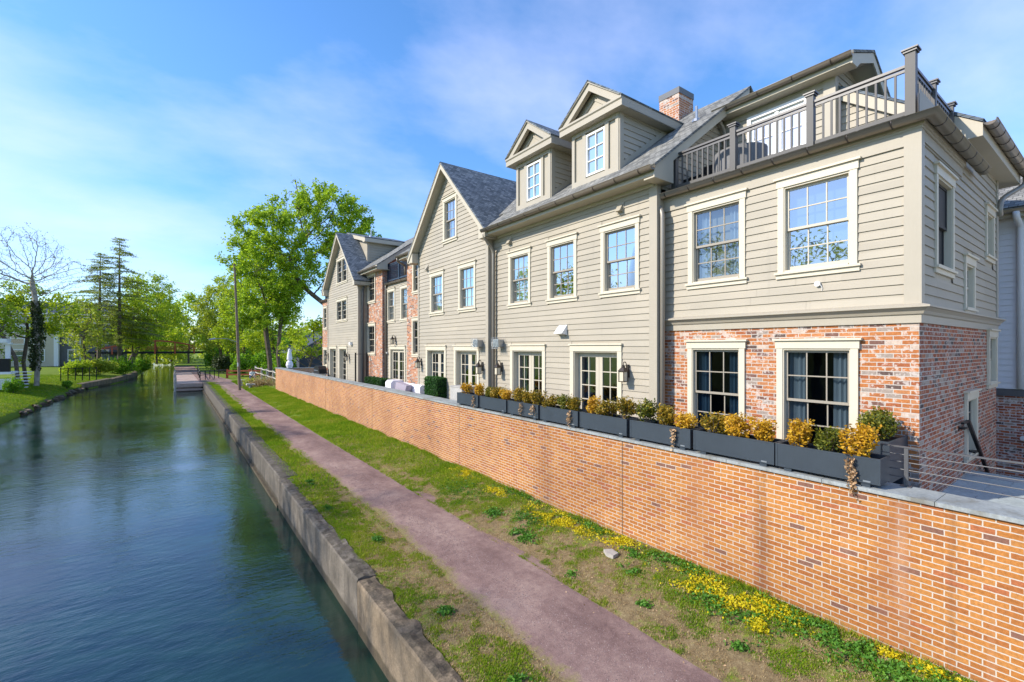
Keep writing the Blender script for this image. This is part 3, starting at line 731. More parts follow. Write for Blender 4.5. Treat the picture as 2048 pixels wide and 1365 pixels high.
def downspout(house, pts, r=.05, mat='downspout', name='downspout'):
    m_ = MB(); m_.tube(pts, r, 10); return m_.build(name, M[mat], house, True)
def rounded(pts, rad=.12, n=5):
    out = [Vector(pts[0])]
    for i in range(1, len(pts)-1):
        p = Vector(pts[i]); a = (Vector(pts[i-1])-p); b = (Vector(pts[i+1])-p)
        ra = min(rad, a.length*.45); rb = min(rad, b.length*.45); A = p+a.normalized()*ra; B = p+b.normalized()*rb
        for k in range(n+1):
            t = k/n; out.append(A*(1-t)**2+p*2*t*(1-t)+B*t*t)
    out.append(Vector(pts[-1])); return out

# ---------- near house on the corner
hA = thing('corner_house', 'nearest house, brick below and taupe boards above with a railed roof balcony', 'house', (8.8, 4.0, -2.35))
FA = Face('F', 8.8); SA = Face('S', 1.93)
lowA = [(4.46, 5.71, -1.95, .15), (2.65, 3.92, -1.95, .15)]; upA = [(4.45, 5.70, 1.22, 3.02), (2.66, 3.90, 1.22, 3.02)]
sideB = [(13.72, 14.70, -.87, .385), (11.66, 12.65, -2.12, -.80)]; sideU = [(9.55, 10.75, 1.17, 2.88), (11.54, 12.42, .60, 1.70), (13.46, 14.36, 1.80, 2.97)]
mb = MB(); wallcells(mb, FA, 1.93, 6.40, -2.6, .38, [opening(w) for w in lowA]); mb.build('brick_front_wall', M['brickY'], hA)
mb = MB(); wallcells(mb, SA, 8.8, 14.8, -5.4, .38, [opening(w) for w in sideB]); mb.box(14.79, 14.8, 1.94, 7, -5.4, 3.7); mb.build('brick_side_wall', M['brickX'], hA)
mb = MB()
siding(mb, FA, 2.10, 6.40, .65, 2.99, [(w[0]+.03, w[1]-.03, w[2]+.02, w[3]-.01) for w in upA], None, 1)
FA.box(mb, 1.95, 6.40, -.30, -.20, .3, 3.4)
wallcells(mb, Face('F', 8.801), 1.95, 6.40, .40, 3.4, [opening(w) for w in upA])
mb.build('siding_front_wall', M['siding'], hA)
mb = MB()
siding(mb, SA, 8.93, 14.68, .65, 3.05, [(w[0]+.03, w[1]-.03, w[2]+.02, w[3]-.01) for w in sideU], None, 2)
siding(mb, SA, 11.35, 14.68, .65+EXPO*17, 3.74, [], None, 3); SA.box(mb, 8.93, 11.4, .002, .024, 3.05, 3.2)
wallcells(mb, Face('S', 1.931), 8.81, 14.8, .40, 3.8, [opening(w) for w in sideU])
mb.build('siding_side_wall', M['siding'], hA)
def board(house, F, *a, name='corner_board', mat='trim'):
    m_ = MB(); F.box(m_, *a); return m_.build(name, M[mat], house)
mb = MB(); FA.box(mb, 1.895, 2.10, .001, .038, .64, 3.20); SA.box(mb, 8.801, 8.93, .001, .034, .64, 3.20); mb.build('corner_board', M['trim'], hA)
board(hA, SA, 14.68, 14.83, .001, .034, .64, 3.74); board(hA, FA, 2.10, 6.38, .001, .034, 2.99, 3.20, name='frieze_board')
mb = MB(); sweep(mb, [(8.8, 6.40), (8.8, 1.93), (14.85, 1.93)], [(.0, .36), (.03, .36), (.03, .475), (.055, .49), (.075, .53), (.12, .575), (.15, .585), (.15, .612), (.02, .65), (0, .65)])
mb.build('cornice', M['trim'], hA)
mb = MB(); sweep(mb, [(8.8, 6.36), (8.8, 1.93), (11.40, 1.93)], [(0, 3.20), (.045, 3.20), (.045, 3.235), (.075, 3.24), (.075, 3.40), (0, 3.40)]); mb.build('eave_trim', M['trim'], hA)
gutter(hA, [(8.8, 6.40), (8.8, 1.93), (12.35, 1.93)], .165, 3.345, .088, .50)
downspout(hA, rounded([(8.64, 6.34, 3.30), (8.64, 6.34, 3.16), (8.57, 6.17, 2.95), (8.57, 6.17, -2.35)], .15), .052)
for w, g, c, s_ in ((upA[0], 'glassup', 'pale', 'sash'), (upA[1], 'glassmirror', None, 'leaf_frame')): window(hA, FA, *w, 3, 2, g, c, s_)
window(hA, FA, *lowA[0], 3, 2, 'glass', 'blue'); window(hA, FA, *lowA[1], 3, 2, 'glass', 'pale')
window(hA, SA, *sideU[0], 3, 2, 'screen', None, 'screen', True); window(hA, SA, *sideU[1], 3, 2, 'glass', 'pale', 'leaf_frame'); window(hA, SA, *sideU[2], 3, 2, 'glass', 'pale', 'leaf_frame')
window(hA, SA, *sideB[0], 3, 2, 'glass', 'curtain_full', 'sash'); window(hA, SA, *sideB[1], 3, 2, 'glass', 'curtain_full', 'sash')
mb = MB(); mb.tube([(8.785, 3.24, 1.07), (8.74, 3.24, 1.07)], .045, 14); mb.tube([(8.74, 3.24, 1.07), (8.735, 3.24, 1.07)], [.032, .02], 14); mb.tube(rounded([(8.75, 3.20, 1.06), (8.76, 3.17, 1.0), (8.775, 3.18, .95)]), .005, 5); mb.build('round_vent_cap', M['white'], hA)
# balcony
mb = MB(); mb.box(8.74, 11.45, 1.86, 6.25, 3.33, 3.40); mb.build('balcony_floor', M['cover'], hA)
ra = MB(); FR = Face('F', 8.92); SR = Face('S', 2.05)
py = [2.05, 3.40, 4.77, 6.10]
for a, b in zip(py, py[1:]): railing_bits(ra, FR, a+.065, b-.065, 0, 3.50, 4.26)
px = [8.92, 10.1, 11.28]
for a, b in zip(px, px[1:]): railing_bits(ra, SR, a+.065, b-.065, 0, 3.50, 4.26)
rl = ra.build('balcony_railing', [M['rail'], M['raildark']], hA)
for i, y in enumerate(py): post_mb(8.92, y, 3.39, 4.40 if i else 4.46, .055 if i else .062).build('railing_post', [M['rail'], M['raildark']], rl)
for x in px[1:]: post_mb(x, 2.05, 3.39, 4.38, .05).build('railing_post', [M['rail'], M['raildark']], rl)
# top storey behind the balcony
FU = Face('F', 11.2); SU = Face('S', 3.83)
dU = (4.30, 5.64, 3.42, 5.52)
mb = MB(); siding(mb, FU, 4.02, 4.30, 3.42, 5.25, [], None, 5); siding(mb, FU, 5.64, 6.24, 3.42, 5.25, [], None, 6)
FU.box(mb, 4.02, 6.24, -.02, .022, 5.53, 5.86); FU.box(mb, 3.9, 4.30, -.05, -.002, 3.4, 5.85); FU.box(mb, 5.64, 6.26, -.05, -.002, 3.4, 5.85); FU.box(mb, 4.30, 5.64, -.06, -.05, 3.4, 5.85)
siding(mb, SU, 11.34, 13.3, 3.42, 6.1, [], lambda z: (11.2, 12.1+(6.30-z)/.62), 7); mb.prism([(11.3, 3.4), (13.4, 3.4), (13.4, 5.5), (12.1, 6.25), (11.3, 5.93)], 'Y', 3.84, 6.2); SU.box(mb, 11.2, 11.31, -.02, -.002, 3.4, 5.75)
mb.build('top_storey_wall', M['siding'], hA)
mb = MB(); FU.box(mb, 3.795, 4.02, .001, .038, 3.42, 5.72); SU.box(mb, 11.201, 11.34, .001, .034, 3.42, 5.72); mb.build('corner_board', M['trim'], hA)
# sliding door to the balcony
mb = MB(); FU.box(mb, dU[0], dU[0]+.09, -.02, .05, 3.42, 5.44); FU.box(mb, dU[1]-.09, dU[1], -.02, .05, 3.42, 5.44); FU.box(mb, dU[0], dU[1], -.02, .055, 5.44, 5.53)
c = (dU[0]+dU[1])/2; FU.box(mb, c-.04, c+.04, -.02, .03, 3.42, 5.44)
for a, b in ((dU[0]+.09, c-.04), (c+.04, dU[1]-.09)):
    FU.box(mb, a, a+.05, -.03, .0, 3.42, 5.44); FU.box(mb, b-.05, b, -.03, .0, 3.42, 5.44); FU.box(mb, a+.05, b-.05, -.03, .0, 5.36, 5.44); FU.box(mb, a+.05, b-.05, -.03, .0, 3.42, 3.6)
    FU.box(mb, (a+b)/2-.01, (a+b)/2+.01, -.03, -.005, 3.6, 5.36)
    for z in (4.05, 4.5, 4.93): FU.box(mb, a+.05, b-.05, -.028, -.004, z-.01, z+.01)
sdr = mb.build('balcony_door', M['white'], hA)
mb = MB(); FU.quad(mb, dU[0], dU[1], -.032, 3.42, 5.53); mb.build('blind', M['fabric'], sdr)
mb = MB(); FU.quad(mb, dU[0], dU[1], -.018, 3.5, 5.42); mb.build('pane', M['glassblind'], sdr)
# its low roof
mb = MB(); roof_slab(mb, [(10.84, 3.38, 5.90), (10.84, 6.28, 5.90), (12.08, 6.28, 6.36), (12.08, 3.38, 6.36)]); roof_slab(mb, [(13.62, 3.38, 5.42), (13.62, 6.28, 5.42), (12.08, 6.28, 6.36), (12.08, 3.38, 6.36)])
mb.build('top_roof', M['shY'], hA)
mb = MB()
mb.prism([(10.86, 5.84), (12.08, 6.30), (12.08, 6.09), (11.30, 5.80), (11.12, 5.66), (10.86, 5.66)], 'Y', 3.40, 3.43); mb.prism([(13.60, 5.36), (12.08, 6.30), (12.08, 6.09), (13.60, 5.14)], 'Y', 3.40, 3.43)
mb.prism([(10.88, 5.68), (11.2, 5.68), (11.2, 5.71), (10.88, 5.71)], 'Y', 3.43, 6.2); mb.box(10.86, 10.885, 3.43, 6.2, 5.68, 5.85)
mb.prism([(11.2, 5.83), (12.08, 6.16), (12.08, 6.13), (11.2, 5.80)], 'Y', 3.43, 3.83); mb.prism([(13.5, 5.30), (12.08, 6.16), (12.08, 6.13), (13.5, 5.27)], 'Y', 3.43, 3.83)
mb.build('top_roof_trim', M['soffit'], hA)
gutter(hA, [(10.86, 6.30), (10.86, 3.38)], .075, 5.84, .075)
downspout(hA, rounded([(10.80, 6.16, 5.78), (10.80, 6.16, 5.60), (11.08, 6.14, 5.36), (11.10, 6.14, 3.4)], .18), .045)
# rear roof whose eave overhangs the side wall
SL = .722; ey, ez = 1.62, 3.97
def rz(y): return ez+(y-ey)*SL
mb = MB(); roof_slab(mb, [(11.33, ey, ez), (15.55, ey, ez), (15.55, 4.7, rz(4.7)), (11.33, 4.7, rz(4.7))]); roof_slab(mb, [(11.33, 7.8, ez), (15.55, 7.8, ez), (15.55, 4.7, rz(4.7)), (11.33, 4.7, rz(4.7))])
mb.build('rear_roof', M['shX'], hA)
mb = MB(); mb.prism([(ey+.02, ez-.06), (4.0, rz(4.0)-.07), (4.0, rz(4.0)-.30), (1.97, rz(1.97)-.33), (1.97, 3.69), (ey+.02, 3.69)], 'X', 11.35, 11.40)
mb.box(11.40, 15.5, ey+.02, ey+.05, 3.69, 3.92); mb.box(15.5, 15.53, ey+.02, 2.3, 3.69, 4.1); mb.box(11.40, 15.5, ey+.05, 1.93, 3.69, 3.715); mb.box(14.8, 15.5, 1.93, 6, 3.69, 3.715)
mb.build('rear_eave_trim', M['soffit'], hA)
mb = MB(); FB_ = Face('F', 11.45); siding(mb, FB_, 1.95, 3.83, 3.42, 5.3, [], lambda z: (max(1.95, ey+(z-ez+.30)/SL), 3.83), 9); mb.prism([(1.95, 3.4), (3.83, 3.4), (3.83, rz(3.83)-.1), (1.95, rz(1.95)-.1)], 'X', 11.452, 14.7)
mb.build('rear_gable_wall', M['siding'], hA)
gutter(hA, [(11.34, ey+.02), (15.55, ey+.02)], .085, 3.93, .088, .52)
downspout(hA, rounded([(15.45, 1.55, 3.86), (15.45, 1.55, 3.66), (14.95, 1.82, 3.36), (14.72, 1.86, 3.20), (14.72, 1.86, 2.9)], .2), .05)

# ---------- house with two dormers
hB = thing('dormered_house', 'taupe boarded house with two pedimented dormers and a brick chimney, middle of the row', 'house', (8.5, 9.5, -2.35))
FBf = Face('F', 8.5); SB = Face('S', 6.27)
wB = [(10.65, 11.79, 1.22, 2.98), (8.71, 9.91, 1.22, 3.0), (6.70, 7.90, 1.22, 2.99)]; dB = [(9.99, 11.68, -2.33, .09), (7.22, 8.97, -2.33, .09)]
holes = [(w[0]+.03, w[1]-.03, w[2]+.02, w[3]-.01) for w in wB]+[(d_[0]+.03, d_[1]-.03, d_[2], d_[3]-.01) for d_ in dB]
mb = MB(); siding(mb, FBf, 6.44, 12.66, -2.33, 3.60, holes, None, 11)
wallcells(mb, Face('F', 8.501), 6.28, 12.66, -2.4, 3.7, [opening(w) for w in wB]+[dopening(d_) for d_ in dB]); mb.box(8.95, 9.0, 6.4, 12.6, -2.4, -2.38)
mb.build('siding_front_wall', M['siding'], hB)
mb = MB(); siding(mb, SB, 8.82, 11.2, 3.40, 6.1, [], lambda z: (max(8.6, 8.05+(z-3.84+.24)/.739), 11.2), 12); SB.quad(mb, 8.5, 11.2, -.002, -2.4, 3.5)
mb.add([SB.p(8.5, -.002, 3.4), SB.p(11.3, -.002, 3.4), SB.p(11.3, -.002, 6.15), SB.p(8.5, -.002, 4.08)], [(0, 1, 2, 3)])
mb.build('siding_side_wall', M['siding'], hB)
mb = MB(); FBf.box(mb, 6.235, 6.44, .001, .038, -2.33, 3.60); SB.box(mb, 8.501, 8.60, .001, .033, -2.33, 3.60); mb.build('corner_board', M['trim'], hB)
def mroof(x): return 3.84+(x-8.05)*.739
mb = MB(); roof_slab(mb, [(8.02, 5.97, mroof(8.02)), (8.02, 12.60, mroof(8.02)), (12.0, 12.60, mroof(12.0)), (12.0, 5.97, mroof(12.0))]); roof_slab(mb, [(9.0, 12.60, mroof(9.0)), (9.0, 18.0, mroof(9.0)), (12.0, 18.0, mroof(12.0)), (12.0, 12.60, mroof(12.0))]); roof_slab(mb, [(16.4, 5.97, 3.6), (16.4, 18.0, 3.6), (12.0, 18.0, mroof(12)), (12.0, 5.97, mroof(12))])
mb.build('roof', M['shY'], hB)
mb = MB()
mb.prism([(8.06, mroof(8.06)-.05), (12.0, mroof(12)-.05), (12.0, mroof(12)-.27), (8.72, mroof(8.72)-.29), (8.72, 3.55), (8.06, 3.55)], 'Y', 6.0, 6.03)
mb.box(8.06, 8.72, 6.03, 6.268, 3.55, 3.58); mb.box(8.10, 8.5, 6.03, 12.6, 3.60, 3.625); mb.box(8.06, 8.10, 6.03, 12.4, 3.60, 3.80)
mb.prism([(8.6, mroof(8.6)-.24), (12, mroof(12)-.24), (12, mroof(12)-.26), (8.6, mroof(8.6)-.26)], 'Y', 6.03, 6.268)
mb.box(8.44, 8.5, 6.3, 12.6, 3.52, 3.60)
mb.build('eave_trim', M['soffit'], hB)
gutter(hB, [(8.06, 12.55), (8.06, 5.98)], .085, 3.765, .085)
downspout(hB, rounded([(7.99, 12.46, 3.70), (7.99, 12.46, 3.52), (8.38, 12.50, 3.20), (8.38, 12.50, -2.35)], .2), .05)
for w, c in zip(wB, ('curtain_full', None, None)): window(hB, FBf, *w, 3, 2, 'glassup', c)
for d_ in dB: french_door(hB, FBf, *d_, curtain=True)
def louvre(house, F, u, z, mat='trim'):
    m_ = MB(); F.box(m_, u-.10, u+.10, .018, .035, z-.12, z+.12); 
    for i in range(3): pass
    m_.add([F.p(u-.075, .035, z+.09), F.p(u+.075, .035, z+.09), F.p(u+.075, .15, z-.09), F.p(u-.075, .15, z-.09), F.p(u-.075, .035, z-.09), F.p(u+.075, .035, z-.09)],
           [(0, 1, 2, 3), (0, 3, 4), (1, 5, 2), (3, 2, 5, 4)])
    return m_.build('vent_hood', M[mat], house)
louvre(hB, FBf, 11.70, 3.33); louvre(hB, FBf, 7.26, 3.28)
mb = MB(); u, z = 9.26, .47; mb.add([FBf.p(u-.16, .02, z+.13), FBf.p(u+.16, .02, z+.13), FBf.p(u+.16, .22, z-.10), FBf.p(u-.16, .22, z-.10), FBf.p(u-.16, .02, z-.14), FBf.p(u+.16, .02, z-.14)], [(0,1,2,3),(0,3,4),(1,5,2),(3,2,5,4)]); mb.build('white_vent_hood', M['white'], hB)
def dormer(y0, y1):
    X0 = 8.65; yc = (y0+y1)/2; zt = 5.70; ov = .27; m_ = MB()
    FD = Face('F', X0); zb = mroof(X0)-.05
    wy0, wy1, wz0, wz1 = yc-.36, yc+.30, 4.42, 5.50
    wallcells(m_, FD, y0, y1, zb, zt, [(wy0, wy1, wz0, wz1)], .1)
    # frame-and-panel front: stiles, rails, sunk side panels
    FD.box(m_, y0, y0+.10, .001, .05, zb, zt); FD.box(m_, y1-.10, y1, .001, .05, zb, zt); FD.box(m_, y0+.10, y1-.10, .001, .05, zb, wz0-.04); FD.box(m_, y0+.10, y1-.10, .001, .05, 5.55, zt)
    for a, b in ((wy0-.12, wy0), (wy1, wy1+.12)): FD.box(m_, a, b, .001, .045, wz0-.04, 5.55)
    # side walls of boards
    for ys in (y0, y1):
        sg = 1 if ys == y0 else -1
        F2 = Face('S', ys) if sg == 1 else None
        m_.add([(X0, ys, zb), (X0, ys, zt), (8.05+(zt-3.84)/.739+.2, ys, zt)], [(0, 1, 2)])
        if F2:
            siding(m_, F2, X0+.11, 11.2, zb+.05, zt, [], lambda z: (X0+.11, 8.05+(z-3.84)/.739-.16), 20)
            F2.box(m_, X0-.03, X0+.11, .001, .03, zb, zt)
            m_.prism([(X0+.05, mroof(X0+.05)+.0), (10.62, mroof(10.62)), (10.42, mroof(10.62)), (X0+.05, mroof(X0+.05)+.15)], 'Y', ys-.028, ys-.001)
    # cornice and pediment
    xo = 8.40
    m_.prism([(xo, 5.66), (xo, 5.80), (xo-.03, 5.83), (xo-.03, 5.88), (X0, 5.88), (X0, 5.66)], 'Y', y0-ov, y1+ov)
    for ys, s_ in ((y0-ov, -1), (y1+ov, 1)):
        ya, yb = (ys, ys+.03) if s_ < 0 else (ys-.03, ys)
        m_.box(X0, 10.9, ya, yb, 5.66, 5.88); m_.box(X0, 10.7, min(ys, ys-s_*ov), max(ys, ys-s_*ov), 5.655, 5.672)
    za = 6.70; hw = (y1-y0)/2+ov; sl = (za-5.90)/hw
    for s_ in (-1, 1):
        e = yc+s_*hw
        m_.prism([(e, 5.90), (yc, za), (yc, za-.24), (e-s_*.24/sl, 5.90)], 'X', xo+.01, xo+.12)
        m_.prism([(e+s_*.02, 5.91), (yc, za+.02), (yc, za-.05), (e+s_*.02-s_*.06/sl, 5.91)], 'X', xo-.03, xo+.01)
    m_.prism([(yc-hw+.1, 5.88), (yc+hw-.1, 5.88), (yc, za-.06)], 'X', X0-.02, X0)
    for s_ in (-1, 1): m_.prism([(yc+s_*.72*hw*.8, 5.89), (yc+s_*.02, za-.38), (yc+s_*.02, za-.44), (yc+s_*.60*hw*.8, 5.89)], 'X', X0-.045, X0-.021)
    o = m_.build('dormer', M['trim'], hB)
    r_ = MB(); xe = 8.05+(za-3.84)/.739+.1; x5 = 8.05+(5.90-3.84)/.739
    for s_ in (-1, 1):
        e = yc+s_*(hw+.03)
        a = [(xo-.04, e, 5.90), (xo-.04, yc, za+.025), (xe, yc, za+.025), (x5+.2, e, 5.90)]
        roof_slab(r_, a if s_ > 0 else a[::-1], .035)
    r_.build('dormer_roof', M['shX'], o)
    f_ = MB(); t = .05
    FD.box(f_, wy0, wy0+t, -.05, .035, wz0, wz1); FD.box(f_, wy1-t, wy1, -.05, .035, wz0, wz1); FD.box(f_, wy0+t, wy1-t, -.05, .035, wz0, wz0+t); FD.box(f_, wy0+t, wy1-t, -.05, .035, wz1-t, wz1)
    cy = (wy0+wy1)/2; FD.box(f_, cy-.012, cy+.012, -.02, .022, wz0+t, wz1-t)
    for k in (1, 2): zz_ = lerp(wz0+t, wz1-t, k/3); FD.box(f_, wy0+t, wy1-t, -.021, .021, zz_-.012, zz_+.012)
    f_.build('window_frame', M['white'], o)
    p_ = MB(); FD.quad(p_, wy0+.03, wy1-.03, -.012, wz0+.03, wz1-.03); p_.build('pane', M['glassmirror'], o)
dormer(7.43, 9.04); dormer(9.92, 11.54)
mb = MB(); mb.box(11.6, 12.3, 7.80, 8.46, 5.9, 7.30); ch = mb.build('chimney', M['chim'], hB)
mb = MB(); mb.box(11.585, 12.315, 7.785, 8.475, 7.27, 7.44); mb.box(11.62, 12.28, 7.82, 8.44, 7.44, 7.46); mb.build('chimney_cap', M['greywall'], ch)
def ventpipe(house, x, y, z, h=.35):
    m_ = MB(); m_.tube([(x, y, z-.1), (x, y, z+h)], .035, 8); m_.lathe(x, y, [(.12, z-.06), (.10, z+.02), (.04, z+.06)], 10); m_.build('vent_pipe', M['galv'], house)
ventpipe(hB, 10.55, 6.6, mroof(10.55))

# ---------- gabled house
def gable_house(house, X, y0, y1, yc, zap, zeave, wins, doors, top, seed, back, left_return=True):
    F = Face('F', X); hw = max(y1-yc, yc-y0)+.30; sl = (zap-zeave)/hw
    hs_ = [(w[0]+.03, w[1]-.03, w[2]+.02, w[3]-.01) for w in wins]+[(d_[0]+.03, d_[1]-.03, d_[2], d_[3]-.01) for d_ in doors]
    m_ = MB(); siding(m_, F, y0+.12, y1-.12, -2.33, zap-.2, hs_, lambda z: (yc-(zap-.26-z)/sl, yc+(zap-.26-z)/sl), seed)
    ho = [opening(w) for w in wins]+[dopening(d_) for d_ in doors]
    F2 = Face('F', X+.001); wallcells(m_, F2, y0, y1, -2.4, zeave-.05, [h for h in ho if h[3] < zeave-.06])
    tops = [h for h in ho if h[3] >= zeave-.06]
    za = zeave-.05
    if tops:
        t = tops[0]
        m_.add([F2.p(y0, 0, za), F2.p(t[0], 0, za), F2.p(t[0], 0, zap-.1-(yc-t[0])*sl), F2.p(y0+.05, 0, za+.05)], [(0, 1, 2, 3)])
        m_.add([F2.p(y1, 0, za), F2.p(t[1], 0, za), F2.p(t[1], 0, zap-.1-(t[1]-yc)*sl), F2.p(y1-.05, 0, za+.05)], [(0, 1, 2, 3)])
        F2.quad(m_, t[0], t[1], 0, za, t[2])
        m_.add([F2.p(t[0], 0, t[3]), F2.p(t[1], 0, t[3]), F2.p(t[1], 0, zap-.1-(t[1]-yc)*sl), F2.p(yc, 0, zap-.1), F2.p(t[0], 0, zap-.1-(yc-t[0])*sl)], [(0, 1, 2, 3, 4)])
    m_.build('siding_front_wall', M['siding'], house)
    m_ = MB()
    F.box(m_, y0-.035, y0+.12, .001, .038, -2.33, zeave-.1); Face('S', y0).box(m_, X+.001, X+.10, .001, .033, -2.33, zeave-.1)
    m_.build('corner_board', M['trim'], house); board(house, F, y1-.12, y1, .001, .038, -2.33, zeave-.1)
    xf = X-.36
    m_ = MB()
    for s_ in (-1, 1):
        e = yc+s_*hw; a = [(xf, e, zeave), (xf, yc, zap), (back, yc, zap), (back, e, zeave)]
        roof_slab(m_, a if s_ > 0 else a[::-1], .05)
    m_.build('roof', M['shX'], house)
    m_ = MB()
    for s_ in (-1, 1):
        e = yc+s_*hw
        m_.prism([(e, zeave-.05), (yc, zap-.05), (yc, zap-.27), (e-s_*.02, zeave-.27)], 'X', xf+.02, xf+.055)       # rake board
        m_.prism([(e, zeave-.06), (yc, zap-.06), (yc, zap-.09), (e, zeave-.09)], 'X', xf, xf+.02)
        m_.prism([(e-s_*.03, zeave-.17), (yc, zap-.17), (yc, zap-.20), (e-s_*.03, zeave-.20)], 'X', xf+.055, X-.003)  # sloping soffit
        i_ = yc+s_*(hw-.44)
        m_.prism([(e, zeave-.27), (e, zeave-.06), (i_, zeave+.12), (i_, zeave-.27)], 'X', xf+.055, X-.021)               # boxed return
        m_.box(xf+.03, X+2.0, min(e, e-s_*.30), max(e, e-s_*.30), zeave-.275, zeave-.25); m_.box(X, X+2.2, min(e, e-s_*.03), max(e, e-s_*.03), zeave-.27, zeave-.06)
    m_.build('rake_trim', M['soffit'], house)
    return F
hC = thing('gabled_house', 'tall narrow taupe house with a steep front gable, beside the white sofa', 'house', (8.3, 15.4, -2.35))
wC = [(15.72, 16.91, 1.25, 2.98), (13.41, 14.61, 1.25, 2.99), (14.70, 15.80, 3.92, 5.68)]; dC = [(15.54, 17.26, -2.33, .08), (13.20, 14.92, -2.33, .08)]
FC = gable_house(hC, 8.3, 12.66, 18.05, 15.40, 6.90, 3.80, wC, dC, wC[2], 31, 12.0)
mb = MB(); Face('S', 12.66).quad(mb, 8.3, 8.52, 0, -2.4, 3.6); mb.build('siding_side_wall', M['siding'], hC)
for w, c in zip(wC, ('curtain_full', 'curtain_full', 'curtain_full')): window(hC, FC, *w, 3, 2, 'glassup', c)
for d_ in dC: french_door(hC, FC, *d_)
louvre(hC, FC, 17.15, 3.22); ventpipe(hC, 9.9, 13.4, 4.85)

# ---------- recessed brick house with a balcony
hD = thing('recessed_brick_house', 'set back brick house with tall narrow stair windows and a navy railed balcony', 'house', (8.8, 21.5, -2.35))
FD_ = Face('F', 8.8); FE = Face('F', 9.05)
wD = [(18.80, 19.74, 2.40, 4.02), (18.84, 19.80, -.45, 1.38)]; wF = [(24.57, 25.90, 2.42, 4.12), (24.57, 25.90, -.45, 1.36)]; wE = [(22.42, 23.50, 1.25, 3.06), (20.70, 21.74, 1.25, 3.06)]; dE = (21.12, 23.14, -2.33, .09)
mb = MB(); wallcells(mb, FD_, 18.05, 20.40, -2.4, 4.1, [opening(w) for w in wD]); mb.build('brick_front_wall', M['brickF'], hD); mb = MB(); wallcells(mb, FD_, 23.60, 26.2, -2.4, 4.1, [opening(w) for w in wF])
mb.build('brick_front_wall', M['brickF'], hD)
mb = MB(); wallcells(mb, Face('S', 23.60), 8.8, 11.2, -2.4, 4.05); mb.add([(8.8, 23.6, 4.05), (11.2, 23.6, 4.05), (11.2, 23.6, 6.1), (8.8, 23.6, 4.3)], [(0, 1, 2, 3)]); mb.box(11.2, 11.3, 20.4, 23.6, 3.2, 5.9); mb.build('brick_side_wall', M['brickX'], hD)
mb = MB(); siding(mb, FE, 20.41, 23.59, -2.33, 3.24, [(w[0]+.03, w[1]-.03, w[2]+.02, w[3]-.01) for w in wE]+[(dE[0]+.03, dE[1]-.03, dE[2], dE[3]-.01)], None, 41)
wallcells(mb, Face('F', 9.051), 20.4, 23.6, -2.4, 3.3, [opening(w) for w in wE]+[dopening(dE)]); mb.build('siding_front_wall', M['siding'], hD)
for w in wD+wF: window(hD, FD_, *w, 2, 2, 'glass', None)
for w in wE: window(hD, FE, *w, 2, 2, 'glassup', 'curtain_full')
french_door(hD, FE, *dE, 2, 2, 4, .06, False, True)
def froof(x): return 4.30+(x-8.42)*.715
mb = MB()
for a, b in ((17.6, 20.62), (23.33, 36.2)):
    roof_slab(mb, [(8.40, a, froof(8.40)), (8.40, b if b < 30 else 26.3, froof(8.40)), (12.0, b, froof(12)), (12.0, a, froof(12))]); roof_slab(mb, [(16.4, a, 3.6), (16.4, b, 3.6), (12.0, b, froof(12)), (12.0, a, froof(12))])
roof_slab(mb, [(11.0, 20.6, froof(11)-.1), (11.0, 23.4, froof(11)-.1), (12.0, 23.4, froof(12)), (12.0, 20.6, froof(12))])
mb.build('roof', M['shY'], hD)
mb = MB()
for a in (23.36, 20.58):
    mb = MB(); mb.prism([(8.44, froof(8.44)-.05), (12.0, froof(12)-.05), (12.0, froof(12)-.30), (9.0, froof(9.0)-.34), (9.0, 4.06), (8.44, 4.06)], 'Y', a-.015, a+.015)
    b, c = (18.05, a-.015) if a < 22 else (a+.015, 26.2); mb.box(8.44, 8.80, b, c, 4.06, 4.085); mb.box(8.42, 8.44, b, c, 4.06, 4.27)
    if a > 22: mb.box(8.8, 11.2, 23.376, 23.598, 4.06, 4.085)
    mb.build('eave_trim', M['soffit'], hD)
gutter(hD, [(8.44, 26.3), (8.44, 23.34)], .08, 4.22, .08); gutter(hD, [(8.44, 20.60), (8.44, 18.1)], .08, 4.22, .08); gutter(hD, [(9.05, 23.58), (9.05, 20.42)], .10, 3.32, .08)
mb = MB(); mb.box(9.0, 11.2, 20.4, 23.6, 3.28, 3.36); mb.build('balcony_floor', M['cover'], hD)
mb = MB(); FRr = Face('F', 9.1); railing_bits(mb, FRr, 20.42, 22.0, 0, 3.46, 4.36, .14, .03); railing_bits(mb, FRr, 22.06, 23.58, 0, 3.46, 4.36, .14, .03); rl = mb.build('balcony_railing', [M['navyrail'], M['navyrail']], hD)
for y in (22.03, 23.55): post_mb(9.1, y, 3.36, 4.40, .04).build('railing_post', [M['navyrail'], M['navyrail']], rl)
downspout(hD, rounded([(8.95, 23.50, 3.26), (8.95, 23.50, 3.1), (8.94, 23.50, 2.9), (8.94, 23.50, -2.35)], .1), .045, 'gutter')
downspout(hD, rounded([(8.36, 20.5, 4.16), (8.36, 20.5, 4.0), (8.75, 20.52, 3.85), (8.75, 20.52, 3.4)], .1), .045, 'gutter')
mb = MB(); FE.box(mb, 23.45, 23.53, .02, .07, -.33, -.25); mb.tube([FE.p(23.45, .08, -.29), FE.p(23.28, .13, -.31)], .032, 8); mb.build('security_camera', M['white'], hD)

